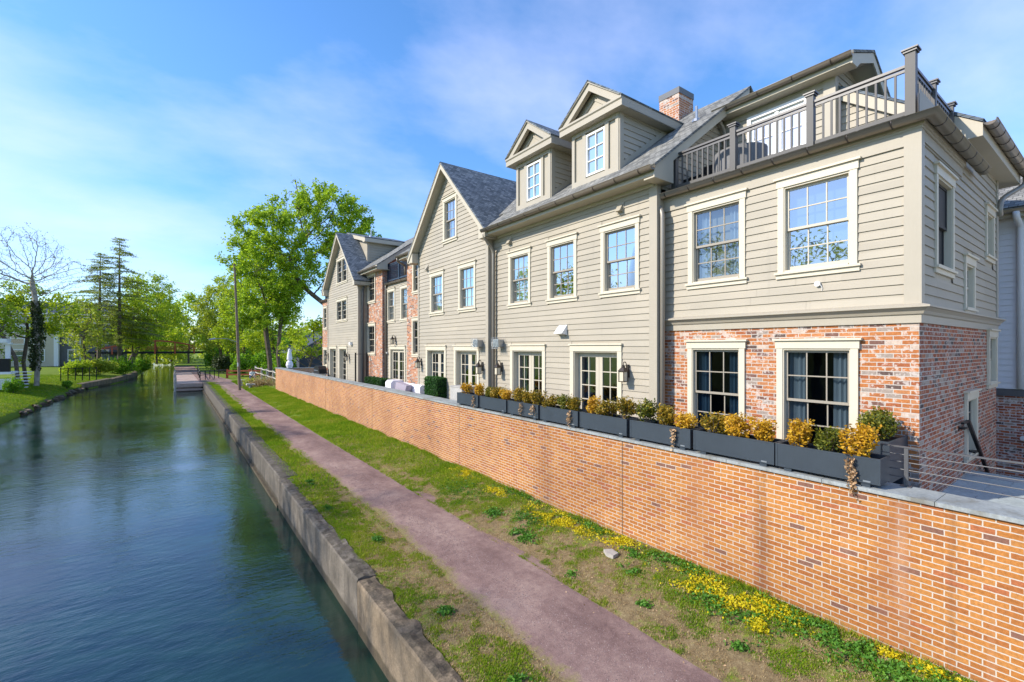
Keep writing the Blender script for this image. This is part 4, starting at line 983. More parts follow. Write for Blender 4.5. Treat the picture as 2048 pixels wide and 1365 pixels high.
# ---------- far gabled house
hG = thing('far_gabled_house', 'farthest taupe gabled house of the row with twin windows and a broad rear dormer', 'house', (8.3, 29.1, -2.35))
wG = [(27.95, 30.25, 1.55, 3.03), (27.90, 30.15, 3.88, 5.56)]; dG = [(30.14, 31.86, -2.33, .10), (27.96, 29.66, -2.33, .10)]
FG = gable_house(hG, 8.3, 25.92, 32.3, 29.10, 7.03, 3.72, wG, dG, wG[1], 51, 12.0)
mb = MB(); siding(mb, Face('S', 25.92), 8.40, 8.80, -2.33, 3.6, [], None, 52); Face('S', 25.93).quad(mb, 8.3, 8.82, 0, -2.4, 3.7); mb.build('siding_side_wall', M['siding'], hG)
for w in wG: window(hG, FG, *w, 2, 2, 'glass', None, 'sash', False, True)
for d_ in dG: french_door(hG, FG, *d_, 1, 2, 5, .16)
downspout(hG, rounded([(8.55, 25.70, 3.40), (8.52, 25.82, 3.2), (8.52, 25.82, -2.35)], .1), .05, 'steel')
mb = MB(); FG.box(mb, 26.95, 27.2, .02, .16, .12, .30); mb.build('white_vent_hood', M['white'], hG)
wH = [(34.38, 35.48, 1.25, 3.0), (34.30, 35.48, -1.45, .0)]
mb = MB(); wallcells(mb, FD_, 32.3, 35.75, -2.4, 3.3, [opening(w) for w in wH]); mb.build('brick_front_wall', M['brickF'], hG)
for w in wH: window(hG, FD_, *w, 2, 2, 'glass', 'curtain_full', 'leaf_frame')
gutter(hG, [(8.8, 35.9), (8.8, 32.3)], .14, 3.40, .08)
mb = MB(); railing_bits(mb, Face('F', 8.95), 32.3, 35.7, 0, 3.5, 4.4, .14, .03); mb.build('balcony_railing', [M['navyrail'], M['navyrail']], hG)
mb = MB(); mb.box(8.8, 11.5, 32.3, 35.75, 3.3, 3.42); mb.build('balcony_floor', M['cover'], hG)
mb = MB(); fd = Face('F', 9.2)
mb.add([fd.p(27.05, 0, 4.7), fd.p(32.0, 0, 4.7), fd.p(32.0, 0, 7.2), fd.p(30.2, 0, 7.25), fd.p(27.05, 0, 6.40)], [(0, 1, 2, 3, 4)])
siding(mb, Face('S', 27.05), 9.32, 12.0, 4.75, 6.32, [], lambda z: (9.32, 8.42+(z-4.30)/.715-.05), 55); mb.add([(9.2, 27.06, 4.7), (9.2, 27.06, 6.4), (11.5, 27.06, 6.4)], [(0, 1, 2)])
Face('S', 27.05).box(mb, 9.17, 9.32, .001, .03, 4.8, 6.3); fd.box(mb, 27.03, 27.2, .001, .03, 4.8, 6.3)
rd = mb.build('rear_dormer', M['siding'], hG)
mb = MB(); roof_slab(mb, [(8.92, 26.75, 6.46), (8.92, 30.2, 7.38), (12.1, 30.2, 7.38), (12.1, 26.75, 6.46)]); roof_slab(mb, [(8.92, 33.4, 6.5), (8.92, 30.2, 7.38), (12.1, 30.2, 7.38), (12.1, 33.4, 6.5)]); mb.build('dormer_roof', M['shX'], rd)
mb = MB(); mb.prism([(26.77, 6.40), (30.2, 7.32), (30.2, 7.10), (27.3, 6.32), (27.05, 6.19), (26.77, 6.19)], 'X', 8.94, 8.98); mb.box(8.98, 11.3, 26.77, 26.80, 6.19, 6.41); mb.box(8.98, 11.2, 26.80, 27.05, 6.19, 6.215); mb.build('dormer_trim', M['soffit'], rd)
ventpipe(hG, 9.6, 27.6, 6.72, .4)

# ---------- grey neighbour on the right
hN = thing('grey_neighbour_house', 'pale grey boarded house over a whitewashed brick base at the right edge', 'house', (16.6, -2, -4.2))
FN = Face('F', 16.6)
mb = MB(); siding(mb, FN, -14, 3.2, -1.02, 3.15, [], None, 61); FN.box(mb, -14, 3.2, -.2, -.01, -1.05, 3.3); mb.build('siding_wall', M['neigh'], hN)
mb = MB(); FN.quad(mb, -14, 3.2, -.01, -4.4, -1.2); mb.build('brick_wall', M['brickN'], hN)
mb = MB(); FN.box(mb, -14, 3.2, -.05, .06, -1.2, -1.03); mb.build('water_table', M['steel'], hN)
mb = MB(); FN.box(mb, -14, 3.2, 0, .30, 3.15, 3.18); FN.box(mb, -14, 3.2, .28, .30, 3.18, 3.36); mb.build('eave_trim', M['soffit'], hN)
mb = MB(); roof_slab(mb, [(16.26, 3.3, 3.38), (16.26, -14, 3.38), (20.5, -14, 5.6), (20.5, 3.3, 5.6)]); mb.build('roof', M['shY'], hN)
gutter(hN, [(16.30, 3.2), (16.30, -14)], .08, 3.30, .08)
downspout(hN, rounded([(16.2, 1.78, 3.24), (16.2, 1.78, 3.1), (16.5, 1.74, 2.95), (16.5, 1.74, -1.0)], .12), .065, 'neigh')
ventpipe(hN, 17.3, 1.25, 3.95, .45)
mb = MB(); mb.tube([(16.58, 1.62, -2.22), (16.45, 1.62, -2.22)], .06, 10); mb.tube([(16.5, 1.62, -2.22), (16.4, 1.70, -2.18)], [.07, .06], 10); mb.build('white_flood_lamp', M['white'], hN)
# ------------------------------------------------------------------ foliage helpers
def leaves_np(centers, size, n_axis=None, seed=0, aspect=.6, flat=0.0):
    """one diamond leaf per centre; returns (N*4,3)"""
    r = np.random.default_rng(seed); c = np.asarray(centers, np.float64); n = len(c)
    a = r.normal(size=(n, 3)); a[:, 2] *= (1-flat); a /= np.linalg.norm(a, axis=1)[:, None]+1e-9
    b = r.normal(size=(n, 3)); b[:, 2] *= (1-flat); b -= a*(a*b).sum(1)[:, None]; b /= np.linalg.norm(b, axis=1)[:, None]+1e-9
    s = size*r.uniform(.65, 1.35, n)[:, None]
    v = np.empty((n, 4, 3)); v[:, 0] = c-a*s; v[:, 1] = c+b*s*aspect; v[:, 2] = c+a*s; v[:, 3] = c-b*s*aspect
    return v.reshape(-1, 3)
def shrub_centers(n, rx, ry, h, seed, lumps=9):
    r = np.random.default_rng(seed); pts = []
    L_ = []
    for k in range(lumps):
        th = r.uniform(0, 6.28); q = r.uniform(.15, .62); L_.append((math.cos(th)*rx*q, math.sin(th)*ry*q, h*r.uniform(.35, .72), r.uniform(.34, .52)))
    L_.append((0, 0, h*.38, .62))
    for k in range(n):
        lx, ly, lz, q = L_[r.integers(len(L_))]
        d_ = r.normal(size=3); d_ /= np.linalg.norm(d_); rad = r.uniform(.55, 1.04)**.6
        p = (lx+d_[0]*rx*q*rad, ly+d_[1]*ry*q*rad, max(.01, lz+d_[2]*h*.42*q*1.6*rad))
        pts.append(p)
    # upright sprigs
    for k in range(lumps*3):
        th = r.uniform(0, 6.28); q = r.uniform(0, .75); x, y = math.cos(th)*rx*q, math.sin(th)*ry*q; z0 = h*.7
        L2 = h*r.uniform(.2, .42); tx, ty = r.normal(size=2)*.04
        for i in range(7):
            t = i/6; pts.append((x+tx*t+r.normal()*.008, y+ty*t+r.normal()*.008, z0+L2*t))
    return np.array(pts)

# ------------------------------------------------------------------ planters along the wall
pl = thing('planter_box', 'p', 'planter', (0, 0, 0), 0, 'blue-black planters on the wall coping')
PL, PW, PH = 1.27, .36, .37
mb = MB(); t = .02
mb.box(0, t, -PL/2, PL/2, .05, PH); mb.box(PW-t, PW, -PL/2, PL/2, .05, PH); mb.box(t, PW-t, -PL/2, -PL/2+t, .05, PH); mb.box(t, PW-t, PL/2-t, PL/2, .05, PH); mb.box(t, PW-t, -PL/2+t, PL/2-t, .05, .07)
mb.box(-.004, .03, -PL/2-.004, -PL/2+.025, .05, PH+.004); mb.box(-.004, .03, PL/2-.025, PL/2+.004, .05, PH+.004); mb.box(-.003, .026, -PL/2+.025, PL/2-.025, PH-.018, PH+.005); mb.box(PW-.026, PW+.003, -PL/2, PL/2, PH-.018, PH+.005)
mb.build('box', M['planter'], pl)
mb = MB(); mb.box(t, PW-t, -PL/2+t, PL/2-t, .08, PH-.05); mb.build('soil', M['soil'], pl)
for y in (-PL/2+.16, PL/2-.16):
    mb = MB(); mb.box(.015, PW-.015, y-.05, y+.05, 0, .05); mb.build('foot', M['planter'], pl)
mb = MB(); mb.box(-.006, .0, -PL/2+.10, -PL/2+.18, .065, .085); mb.build('maker_plate', M['galv'], pl)
def shrub_proto(name, mat, seed, rx, ry, h, n, ls):
    o = thing(name, 's', 'shrub', (0, 0, 0), 0)
    npmesh('foliage', leaves_np(shrub_centers(n, rx, ry, h, seed), ls, None, seed, .55), 4, M[mat], o)
    mb = MB(); r_ = random.Random(seed)
    for k in range(9):
        th = r_.uniform(0, 6.28); q = r_.uniform(.3, .8); mb.tube([(0, 0, -.04), (math.cos(th)*rx*q*.5, math.sin(th)*ry*q*.5, h*.4), (math.cos(th)*rx*q, math.sin(th)*ry*q, h*.8)], [.007, .005, .002], 4, caps=False)
    mb.build('stem', M['bark'], o); return o
SH = {}
SHN = {'gold': 'golden_shrub', 'bronze': 'bronze_green_shrub', 'green': 'olive_green_shrub'}
for key, mat in (('gold', 'gold'), ('bronze', 'goldgreen'), ('green', 'greenshrub')):
    SH[key] = [shrub_proto(SHN[key], mat, 100+i+len(key)*7, .20+.02*(i%2), .22-.015*i, .36+.03*i, 1150, .021) for i in range(3)]
used = {}
PLN = [(11.83, 1.20), (10.48, 1.28), (9.14, 1.24), (7.81, 1.26), (6.48, 1.26), (5.13, 1.27), (3.79, 1.28), (2.515, 1.22)]
KINDS = [('gold', None, 'gold'), ('green', 'bronze', 'gold'), ('bronze', 'bronze', 'bronze'), ('bronze', 'green', 'bronze'), ('gold', 'bronze', 'bronze'),
         ('green', 'bronze', 'gold'), ('bronze', 'gold', 'gold'), ('gold', 'green', 'gold')]
ORD = ['farthest', 'second farthest', 'third farthest', 'fourth farthest', 'fourth nearest', 'third nearest', 'second nearest', 'nearest']
WHAT = ['two golden shrubs only', 'green, bronze and golden shrubs', 'three bronze shrubs, two dead vines', 'in front of the boarded wall', 'golden shrub at its far end', 'before the downspout, vine at its near end', 'two golden shrubs at its near end', 'dead vine spilling onto the bricks']
COLW = {'gold': 'bright golden', 'bronze': 'bronze-green', 'green': 'olive-green'}
SPOT = ['far end', 'middle', 'near end']
for i, (y, ln) in enumerate(PLN):
    lab = 'long blue-black planter, %s in the row, %s' % (ORD[i], WHAT[i])
    lab = ' '.join(lab.split()[:16])
    if i == 0: pl.location = (7.0, y, -1.757); pl['label'] = lab; o = pl
    else: o = dup(pl, (7.0, y, -1.757), 0, 1.0, lab)
    o.scale = (1, ln/1.27, 1)
    for k, kind in enumerate(KINDS[i]):
        if kind is None: continue
        yy = y+(.40-.40*k)*(ln/1.27)+random.uniform(-.03, .03); pr = SH[kind][(2*i+k) % 3]
        lab2 = '%s shrub at the %s of the %s wall planter' % (COLW[kind], SPOT[k], ORD[i])
        sc = random.uniform(1.12, 1.32); loc = (7.18+random.uniform(-.015, .02), yy, -1.757+.315)
        if pr.name not in used:
            used[pr.name] = 1; pr.location = loc; pr.rotation_euler = (0, 0, random.uniform(0, 6)); pr.scale = (sc, sc, sc*random.uniform(.62, .95)); pr['label'] = lab2; pr['group'] = 'shrubs in the coping planters'
        else: dup(pr, loc, random.uniform(0, 6), (sc, sc, sc*random.uniform(.62, .95)), lab2, 'shrubs in the coping planters')
# the square planter at the corner of the near house
sq = thing('planter_box', 'square dark planter at the near corner of the brick house, turned across the terrace', 'planter', (7.95, 2.06, -2.35), 0, 'blue-black planters on the wall coping')
mb = MB(); mb.box(0, .9, 0, .02, .04, .62); mb.box(0, .9, .38, .40, .04, .62); mb.box(0, .02, .02, .38, .04, .62); mb.box(.88, .9, .02, .38, .04, .62)
mb.v = [(x+7.95, y+2.06, z+.42-2.35) for x, y, z in mb.v]; mb.build('box', M['planter'], sq)
mb = MB(); mb.box(7.98, 8.82, 2.09, 2.43, -1.85, -1.36); mb.build('soil', M['soil'], sq)
for x in (8.05, 8.7):
    mb = MB(); mb.box(x-.06, x+.06, 2.08, 2.44, -2.35, -1.85); mb.build('foot', M['planter'], sq)
big = thing('olive_green_shrub', 'broad olive-green shrub with gold tips in the square corner planter', 'shrub', (8.38, 2.30, -1.38), 0, 'shrubs in the coping planters')
npmesh('foliage', leaves_np(shrub_centers(2600, .46, .27, .44, 77, 14), .022, None, 5, .55), 4, M['greenshrub'], big)
# dead vines
def vine(x, y, z, ln, seed, label, n=60):
    o = thing('dead_vine', label, 'vine', (x, y, z), 0, 'dead vines over the planters'); r_ = random.Random(seed); mb = MB(); lv = []
    for k in range(5):
        p = [(x+.04, y+r_.uniform(-.04, .04), z+.02)]; dy = 0; L2 = ln*r_.uniform(.5, 1)
        for i in range(1, 9):
            dy += r_.uniform(-.02, .02); p.append((x-.025-.02*r_.random(), p[0][1]+dy, z-L2*i/8)); 
            for q in range(n//40): lv.append((p[-1][0]+r_.uniform(-.03, .01), p[-1][1]+r_.uniform(-.03, .03), p[-1][2]+r_.uniform(-.03, .03)))
        mb.tube(p, .004, 4, caps=False)
    mb.build('stem', M['bark'], o); lv = np.array(lv)-np.array([[x, y, z]]); npmesh('dry_leaves', leaves_np(lv, .022, None, seed, .6), 4, M['vine'], o)
VZ = -1.757+.36
vine(6.99, 2.20, VZ, .55, 1, 'thick leafy dead vine hanging from the nearest planter down onto the bricks', 160)
vine(6.99, 4.78, VZ, .37, 2, 'dead brown vine hanging from the near end of the third nearest planter', 100)
vine(6.99, 7.42, VZ, .36, 3, 'dead vine hanging off the planter between the two french doors', 80)
vine(6.99, 8.66, VZ, .26, 4, 'short dead vine at the near end of the planter with three bronze shrubs', 60)
vine(6.99, 9.15, VZ, .32, 5, 'thin dead vine at the middle of the planter with three bronze shrubs', 40)
vine(6.99, 11.40, VZ, .34, 6, 'dead vine hanging from the farthest planter of the row', 60)

# steel rail on the coping
sr = thing('steel_guard_rail', 'low grey steel guard rail with thin bars along the coping by the landing', 'railing', (7.45, 1.8, -1.757))
mb = MB(); mb.box(7.43, 7.47, -5, 2.02, -1.272, -1.255); 
mb.build('top_rail', M['steel'], sr)
for z in (-1.36, -1.455, -1.55, -1.645):
    mb = MB(); mb.tube([(7.45, 2.02, z), (7.45, -5, z)], .0065, 6); mb.build('bar', M['steel'], sr)
for y in (1.76, .2, -1.4, -3):
    mb = MB(); mb.box(7.435, 7.465, y-.02, y+.02, -1.757, -1.272); mb.box(7.40, 7.50, y-.055, y+.055, -1.757, -1.748); mb.build('post', M['steel'], sr)
mb = MB(); mb.box(7.44, 7.46, 2.0, 2.02, -1.645, -1.272); mb.build('end_bar', M['steel'], sr)
hr = thing('stair_handrail', 'black steel handrail slanting down the brick side wall of the near house', 'handrail', (11.4, 1.85, -1.4))
mb = MB(); mb.prism([(11.0, -1.30), (11.45, -1.30), (11.47, -1.34), (11.0, -1.335)], 'Y', 1.82, 1.86); mb.prism([(11.36, -1.30), (11.47, -1.30), (14.2, -3.15), (14.2, -3.22)], 'Y', 1.815, 1.865); mb.build('rail', M['black'], hr)
for x, z in ((11.45, -1.42), (12.3, -1.95), (13.1, -2.48)):
    mb = MB(); mb.box(x-.22, x+.02, 1.85, 1.93, z-.035, z-.01); mb.box(x-.24, x-.20, 1.915, 1.93, z-.06, z+.02); mb.build('bracket', M['black'], hr)

# ------------------------------------------------------------------ wall lanterns (box lanterns on gooseneck arms)
ln = thing('wall_lantern', 'l', 'lantern', (0, 0, 0), 0, 'box wall lanterns beside the doors')
mb = MB()
for sx in (-1, 1):
    for sy in (-1, 1): mb.box(-.17+sx*.07-.007, -.17+sx*.07+.007, sy*.07-.007, sy*.07+.007, -.36, -.13)
mb.box(-.25, -.09, -.08, .08, -.375, -.36); mb.box(-.252, -.088, -.082, .082, -.14, -.125)
mb.add([(-.26, -.09, -.125), (-.08, -.09, -.125), (-.08, .09, -.125), (-.26, .09, -.125), (-.205, -.035, -.045), (-.135, -.035, -.045), (-.135, .035, -.045), (-.205, .035, -.045)], [(0,1,5,4),(1,2,6,5),(2,3,7,6),(3,0,4,7),(4,5,6,7)])
mb.lathe(-.17, 0, [(.045, -.045), (.045, -.01), (.02, .0), (.02, .02), (.001, .02)], 10)
mb.build('lantern_frame', M['copper'], ln)
mb = MB(); mb.tube([(-.17, 0, .02), (-.17, 0, .05), (-.15, 0, .075), (-.10, 0, .08), (-.07, 0, .05), (-.06, 0, -.02), (-.05, 0, -.1), (-.01, 0, -.14)], .011, 6); mb.box(-.012, 0, -.045, .045, -.28, .02); mb.build('arm', M['copper'], ln)
mb = MB(); mb.box(-.233, -.107, -.063, .063, -.355, -.14); mb.build('glass', M['lampglass'], ln)
lan = [(8.48, 7.04, -.46, 'large lantern on the boards right of the nearest french door'), (8.48, 12.15, -.55, 'lantern just right of the downspout between the gabled and dormered houses'),
       (8.28, 12.98, -.55, 'lantern just left of the downspout on the gabled house'), (8.28, 17.72, -.52, 'lantern at the far edge of the gabled house, above the sofa'),
       (9.03, 22.35, .50, 'lantern mounted high over the door of the recessed brick house'), (8.28, 27.55, -.45, 'lantern right of the two narrow doors on the farthest gabled house'),
       (8.28, 32.12, -.45, 'lantern at the left edge of the farthest gabled house'), (8.78, 33.2, -.18, 'small lantern on the brick beyond the farthest gable')]
for i, (x, y, z, lab) in enumerate(lan):
    if i == 0: ln.location = (x, y, z+.04); ln['label'] = lab
    else: dup(ln, (x, y, z+.04), 0, 1.0, lab)
# galvanised flue terminals in wire cages
fl = thing('caged_flue', 'galvanised flue vent in a wire cage right of the downspout', 'flue vent', (8.48, 12.15, .12), 0, 'caged flue vents by the downspout')
mb = MB(); mb.box(8.27, 8.48, 12.04, 12.28, .02, .24); mb.box(8.25, 8.27, 12.01, 12.31, .0, .26); mb.build('flue', M['galv'], fl)
mb = MB()
for yy in np.linspace(11.97, 12.35, 8): mb.tube([(8.47, yy, -.04), (8.20, yy, -.04), (8.20, yy, .30), (8.47, yy, .30)], .004, 4, caps=False)
for zz_ in np.linspace(-.04, .30, 8): mb.tube([(8.47, 11.97, zz_), (8.20, 11.97, zz_), (8.20, 12.35, zz_), (8.47, 12.35, zz_)], .004, 4, caps=False)
mb.build('wire_cage', M['galv'], fl)
dup(fl, (8.28, 13.07, .12), 0, 1.0, 'galvanised flue vent in a wire cage left of the downspout')

# ------------------------------------------------------------------ terrace furniture
def hedge(x0, x1, y0, y1, z0, z1, label, seed, dens=520):
    o = thing('box_hedge', label, 'hedge', ((x0+x1)/2, (y0+y1)/2, z0)); r_ = np.random.default_rng(seed); c = []
    for f, area in (('x0', (y1-y0)*(z1-z0)), ('y0', (x1-x0)*(z1-z0)), ('z1', (x1-x0)*(y1-y0)), ('x1', (y1-y0)*(z1-z0))):
        n = int(area*dens*3); u = r_.random((n, 3))*[x1-x0, y1-y0, z1-z0]+[x0, y0, z0]; k = {'x0': (0, x0), 'x1': (0, x1), 'y0': (1, y0), 'z1': (2, z1)}[f]
        u[:, k[0]] = k[1]+r_.normal(size=n)*.016; c.append(u)
    c = np.concatenate(c)-np.array([[(x0+x1)/2, (y0+y1)/2, z0]])
    npmesh('foliage', leaves_np(c, .030, None, seed, .5), 4, M['hedge'], o)
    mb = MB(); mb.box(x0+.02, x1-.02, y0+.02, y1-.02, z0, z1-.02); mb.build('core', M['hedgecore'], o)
hedge(7.85, 8.28, 15.5, 16.55, -2.35, -1.16, 'tall square-cut green box hedge beside the white sofa', 1)
hedge(7.75, 8.25, 20.95, 23.3, -2.35, -1.52, 'low long clipped green hedge in front of the recessed brick house', 2)
sf = thing('outdoor_sofa', 'white covered outdoor sofa with lilac cushions on the terrace', 'sofa', (7.9, 18.6, -2.35))
def soft(x0, x1, y0, y1, z0, z1, b=.06):
    m_ = MB(); m_.prism([(x0+b, z0), (x1-b, z0), (x1, z0+b), (x1, z1-b), (x1-b, z1), (x0+b, z1), (x0, z1-b), (x0, z0+b)], 'Y', y0, y1); return m_
soft(7.62, 8.25, 17.3, 20.0, -2.35, -1.93).build('seat', M['fabric'], sf); soft(7.62, 8.25, 19.4, 20.05, -1.93, -1.46, .1).build('backrest', M['fabric'], sf)
soft(8.02, 8.3, 17.3, 19.38, -1.93, -1.55, .08).build('backrest', M['fabric'], sf)
mb = MB(); mb.prism([(19.2, -1.90), (18.1, -1.90), (17.9, -1.58), (19.0, -1.50)], 'X', 7.7, 7.95); mb.build('cushion', M['lilac'], sf)
mb = MB(); mb.prism([(18.4, -2.2), (17.4, -2.2), (17.4, -1.96), (18.35, -1.95)], 'X', 7.55, 7.61); mb.build('cushion', M['lilac'], sf)
cvr = thing('covered_table', 'low black covered table in front of the clipped hedge', 'covered table', (7.6, 21.2, -2.35))
mb = MB(); mb.prism([(20.3, -2.35), (22.6, -2.35), (22.3, -1.86), (21.6, -1.80), (20.9, -1.83), (20.5, -1.95)], 'X', 7.52, 7.74); mb.build('cover', M['black'], cvr)
ub = thing('pale_cabinet', 'pale grey square cabinet between the tall hedge and the first planter', 'cabinet', (7.8, 13.8, -2.35))
mb = MB(); mb.box(7.56, 8.2, 13.1, 13.9, -2.35, -1.33); mb.build('body', M['concrete2'], ub); mb = MB(); mb.box(7.54, 8.22, 13.08, 13.92, -1.33, -1.30); mb.build('lid', M['concrete2'], ub)
pg_ = thing('black_gate_frame', 'tall slim black metal gate frame in the corner by the farthest gabled house', 'gate frame', (8.3, 25.5, -2.35))
for x in (8.0, 8.62):
    mb = MB(); mb.box(x-.035, x+.035, 25.47, 25.53, -2.35, -.30); mb.build('post', M['black'], pg_)
mb = MB(); mb.box(8.035, 8.585, 25.49, 25.51, -.39, -.36); mb.build('top_bar', M['steel'], pg_)
um = thing('closed_parasol', 'closed pale grey patio umbrella tied in the middle at the terrace end', 'umbrella', (7.75, 42.2, -2.35))
mb = MB(); mb.lathe(7.75, 42.2, [(.02, -.10), (.10, -.22), (.17, -.6), (.22, -1.02), (.12, -1.08), (.24, -1.25), (.29, -1.5), (.20, -1.72), (.10, -1.74)], 14); mb.build('canopy', M['fabric'], um)
mb = MB(); mb.tube([(7.75, 42.2, -2.35), (7.75, 42.2, -.05)], .025, 8); mb.build('pole', M['steel'], um)
mb = MB(); mb.lathe(7.75, 42.2, [(.3, -2.35), (.3, -2.27), (.04, -2.25)], 14); mb.build('base', M['black'], um)
gr = thing('barbecue_grill', 'covered black barbecue grill by the wall below the farthest brick windows', 'grill', (7.85, 32.5, -2.35))
mb = MB(); mb.prism([(31.9, -1.75), (33.5, -1.75), (33.4, -1.45), (33.1, -1.25), (32.3, -1.25), (32.0, -1.45)], 'X', 7.65, 8.15); mb.build('hood', M['black'], gr)
mb = MB(); mb.box(7.7, 8.1, 31.95, 33.45, -2.35, -1.78); mb.box(7.6, 8.15, 31.6, 33.8, -1.80, -1.752); mb.build('cart', M['galv'], gr)
mb = MB(); mb.tube([(7.62, 32.2, -1.55), (7.62, 33.2, -1.55)], .02, 6); mb.build('handle', M['galv'], gr)
# balcony furniture
ch_ = thing('round_armchair', 'grey round-backed wicker armchair behind the balcony railing', 'armchair', (9.6, 5.1, 3.4))
mb = MB(); ring = []
for i in range(15):
    a = math.pi*(-.12+1.24*i/14); ring.append((9.6-math.sin(a)*.46+.05, 5.02+math.cos(a)*.52))
for (a, b) in zip(ring, ring[1:]):
    mb.add([(a[0], a[1], 3.55), (b[0], b[1], 3.55), (b[0], b[1], 4.12), (a[0], a[1], 4.12)], [(0, 1, 2, 3)])
    c = lambda q: (9.65+(q[0]-9.65)*.84, 5.02+(q[1]-5.02)*.84); A, B = c(a), c(b)
    mb.add([(A[0], A[1], 3.55), (B[0], B[1], 3.55), (B[0], B[1], 4.12), (A[0], A[1], 4.12)], [(0, 1, 2, 3)]); mb.add([(a[0], a[1], 4.12), (b[0], b[1], 4.12), (B[0], B[1], 4.12), (A[0], A[1], 4.12)], [(0, 1, 2, 3)])
mb.build('backrest', M['cover'], ch_, True)
mb = MB(); mb.lathe(9.68, 5.02, [(.40, 3.55), (.43, 3.75), (.38, 3.82), (.0, 3.83)], 16); mb.build('seat', M['cover'], ch_)
for dx, dy in ((-.25, -.25), (.25, -.25), (-.25, .25), (.25, .25)):
    mb = MB(); mb.tube([(9.68+dx, 5.02+dy, 3.4), (9.68+dx, 5.02+dy, 3.56)], .02, 6); mb.build('leg', M['black'], ch_)
lg = thing('folded_lounger', 'dark folded lounge chair at the far end of the railed balcony', 'lounge chair', (9.6, 5.95, 3.4))
mb = MB(); mb.prism([(9.3, 3.72), (9.9, 3.60), (9.9, 3.66), (9.3, 3.79)], 'Y', 5.65, 6.15); mb.build('seat', M['black'], lg)
mb = MB(); mb.prism([(9.86, 3.62), (10.2, 4.25), (10.14, 4.28), (9.8, 3.66)], 'Y', 5.65, 6.15); mb.build('backrest', M['black'], lg)
for x, x2, y in ((9.35, 9.75, 5.68), (9.35, 9.75, 6.12)):
    mb = MB(); mb.tube([(x, y, 3.73), (x2, y, 3.4)], .015, 6); mb.tube([(x2, y, 3.63), (x, y, 3.4)], .015, 6); mb.build('leg', M['galv'], lg)
# loose stone in the grass
lb = thing('loose_paver', 'broken grey paver with a reddish side lying in the grass below the wall', 'paver', (6.28, 5.6, -3.66))
mb = MB(); mb.prism([(6.18, 5.46), (6.34, 5.48), (6.37, 5.66), (6.24, 5.74), (6.17, 5.62)], 'Z', -3.80, -3.64); mb.build('slab', M['greywood'], lb)

# ------------------------------------------------------------------ towpath furniture
pp = thing('utility_pole', 'tall leaning weathered wooden utility pole beside the red fence', 'utility pole', (4.62, 47.2, -3.87))
mb = MB(); mb.tube([(4.62, 47.2, -3.9), (4.42, 47.3, 2.5), (4.24, 47.4, 7.4)], [.13, .105, .075], 10); mb.build('shaft', M['pole'], pp)
mb = MB(); mb.box(4.42, 4.50, 46.98, 47.03, -1.7, -1.35); mb.build('marker_plate', M['white'], pp)
mb = MB(); mb.tube([(4.5, 47.2, .42), (3.6, 46.8, .75), (2.7, 46.5, .72)], .03, 6); mb.tube([(2.75, 46.5, .72), (2.3, 46.4, .64)], [.09, .05], 8); mb.build('street_light_arm', M['galv'], pp)
rf = thing('red_rail_fence', 'low red wooden rail fence behind the utility pole', 'fence', (6.5, 66, -3.88))
A_, B_ = Vector((5.3, 67.5, 0)), Vector((8.7, 65.6, 0))
for i in range(4):
    p = A_.lerp(B_, i/3); mb = MB(); mb.box(p.x-.09, p.x+.09, p.y-.09, p.y+.09, -3.95, -2.75); mb.build('post', M['redwood'], rf)
for z in (-2.95, -3.42):
    mb = MB(); n_ = (B_-A_).normalized(); q = Vector((-n_.y, n_.x, 0))*.05
    mb.prism([(A_.x+q.x, A_.y+q.y-.14), (B_.x+q.x, B_.y+q.y-.14), (B_.x-q.x, B_.y-q.y-.14), (A_.x-q.x, A_.y-q.y-.14)], 'Z', z-.09, z+.09); mb.build('rail', M['redwood'], rf)
bf = thing('black_path_railing', 'black steel railing with pale rails along the landing stage and towpath', 'railing', (3, 75, -3.85))
P_ = [(2.9, 88), (2.55, 76), (2.35, 64.5), (3.4, 66.5), (4.4, 68.0), (5.2, 67.8)]
for (a, b) in zip(P_, P_[1:]):
    for z in (-2.85, -3.25):
        mb = MB(); mb.tube([(a[0], a[1], z), (b[0], b[1], z)], .035, 6); mb.build('rail', M['steel'], bf)
for x, y in P_+[(2.7, 82), (2.45, 70), (2.9, 65.5), (3.9, 67.2)]:
    mb = MB(); mb.box(x-.045, x+.045, y-.045, y+.045, -3.9, -2.78); mb.build('post', M['black'], bf)
sp = thing('split_rail_fence', 'pale grey split rail fence running behind the dry shrub to the wall end', 'fence', (8.2, 55, -3.85))
ysp = [46, 49.5, 53, 57, 61, 66]
for y in ysp:
    mb = MB(); mb.box(8.12, 8.30, y-.08, y+.08, -3.95, -2.35); mb.build('post', M['greywood'], sp)
for a, b in zip(ysp, ysp[1:]):
    for z in (-2.55, -3.15):
        mb = MB(); mb.tube([(8.15, a, z+.05), (8.13, (a+b)/2, z-.02), (8.16, b, z+.04)], .065, 6); mb.build('rail', M['greywood'], sp)
bn = thing('stone_bench', 'pale stone bench slab beside the towpath under the dry shrub', 'bench', (5.75, 52, -3.85))
mb = MB(); mb.box(5.0, 6.3, 52.0, 52.8, -3.32, -3.20); mb.build('top', M['concrete2'], bn)
for x in (5.25, 6.05):
    mb = MB(); mb.box(x-.1, x+.1, 52.1, 52.7, -3.9, -3.32); mb.build('leg', M['concrete2'], bn)
bn2 = thing('stone_block', 'small pale stone block seat in front of the stone bench', 'stone block', (5.75, 48.6, -3.85))
mb = MB(); mb.box(5.3, 6.0, 48.4, 49.0, -3.50, -3.36); mb.build('top', M['concrete2'], bn2); mb = MB(); mb.lathe(5.65, 48.7, [(.16, -3.9), (.14, -3.5)], 10); mb.build('base', M['concrete2'], bn2)

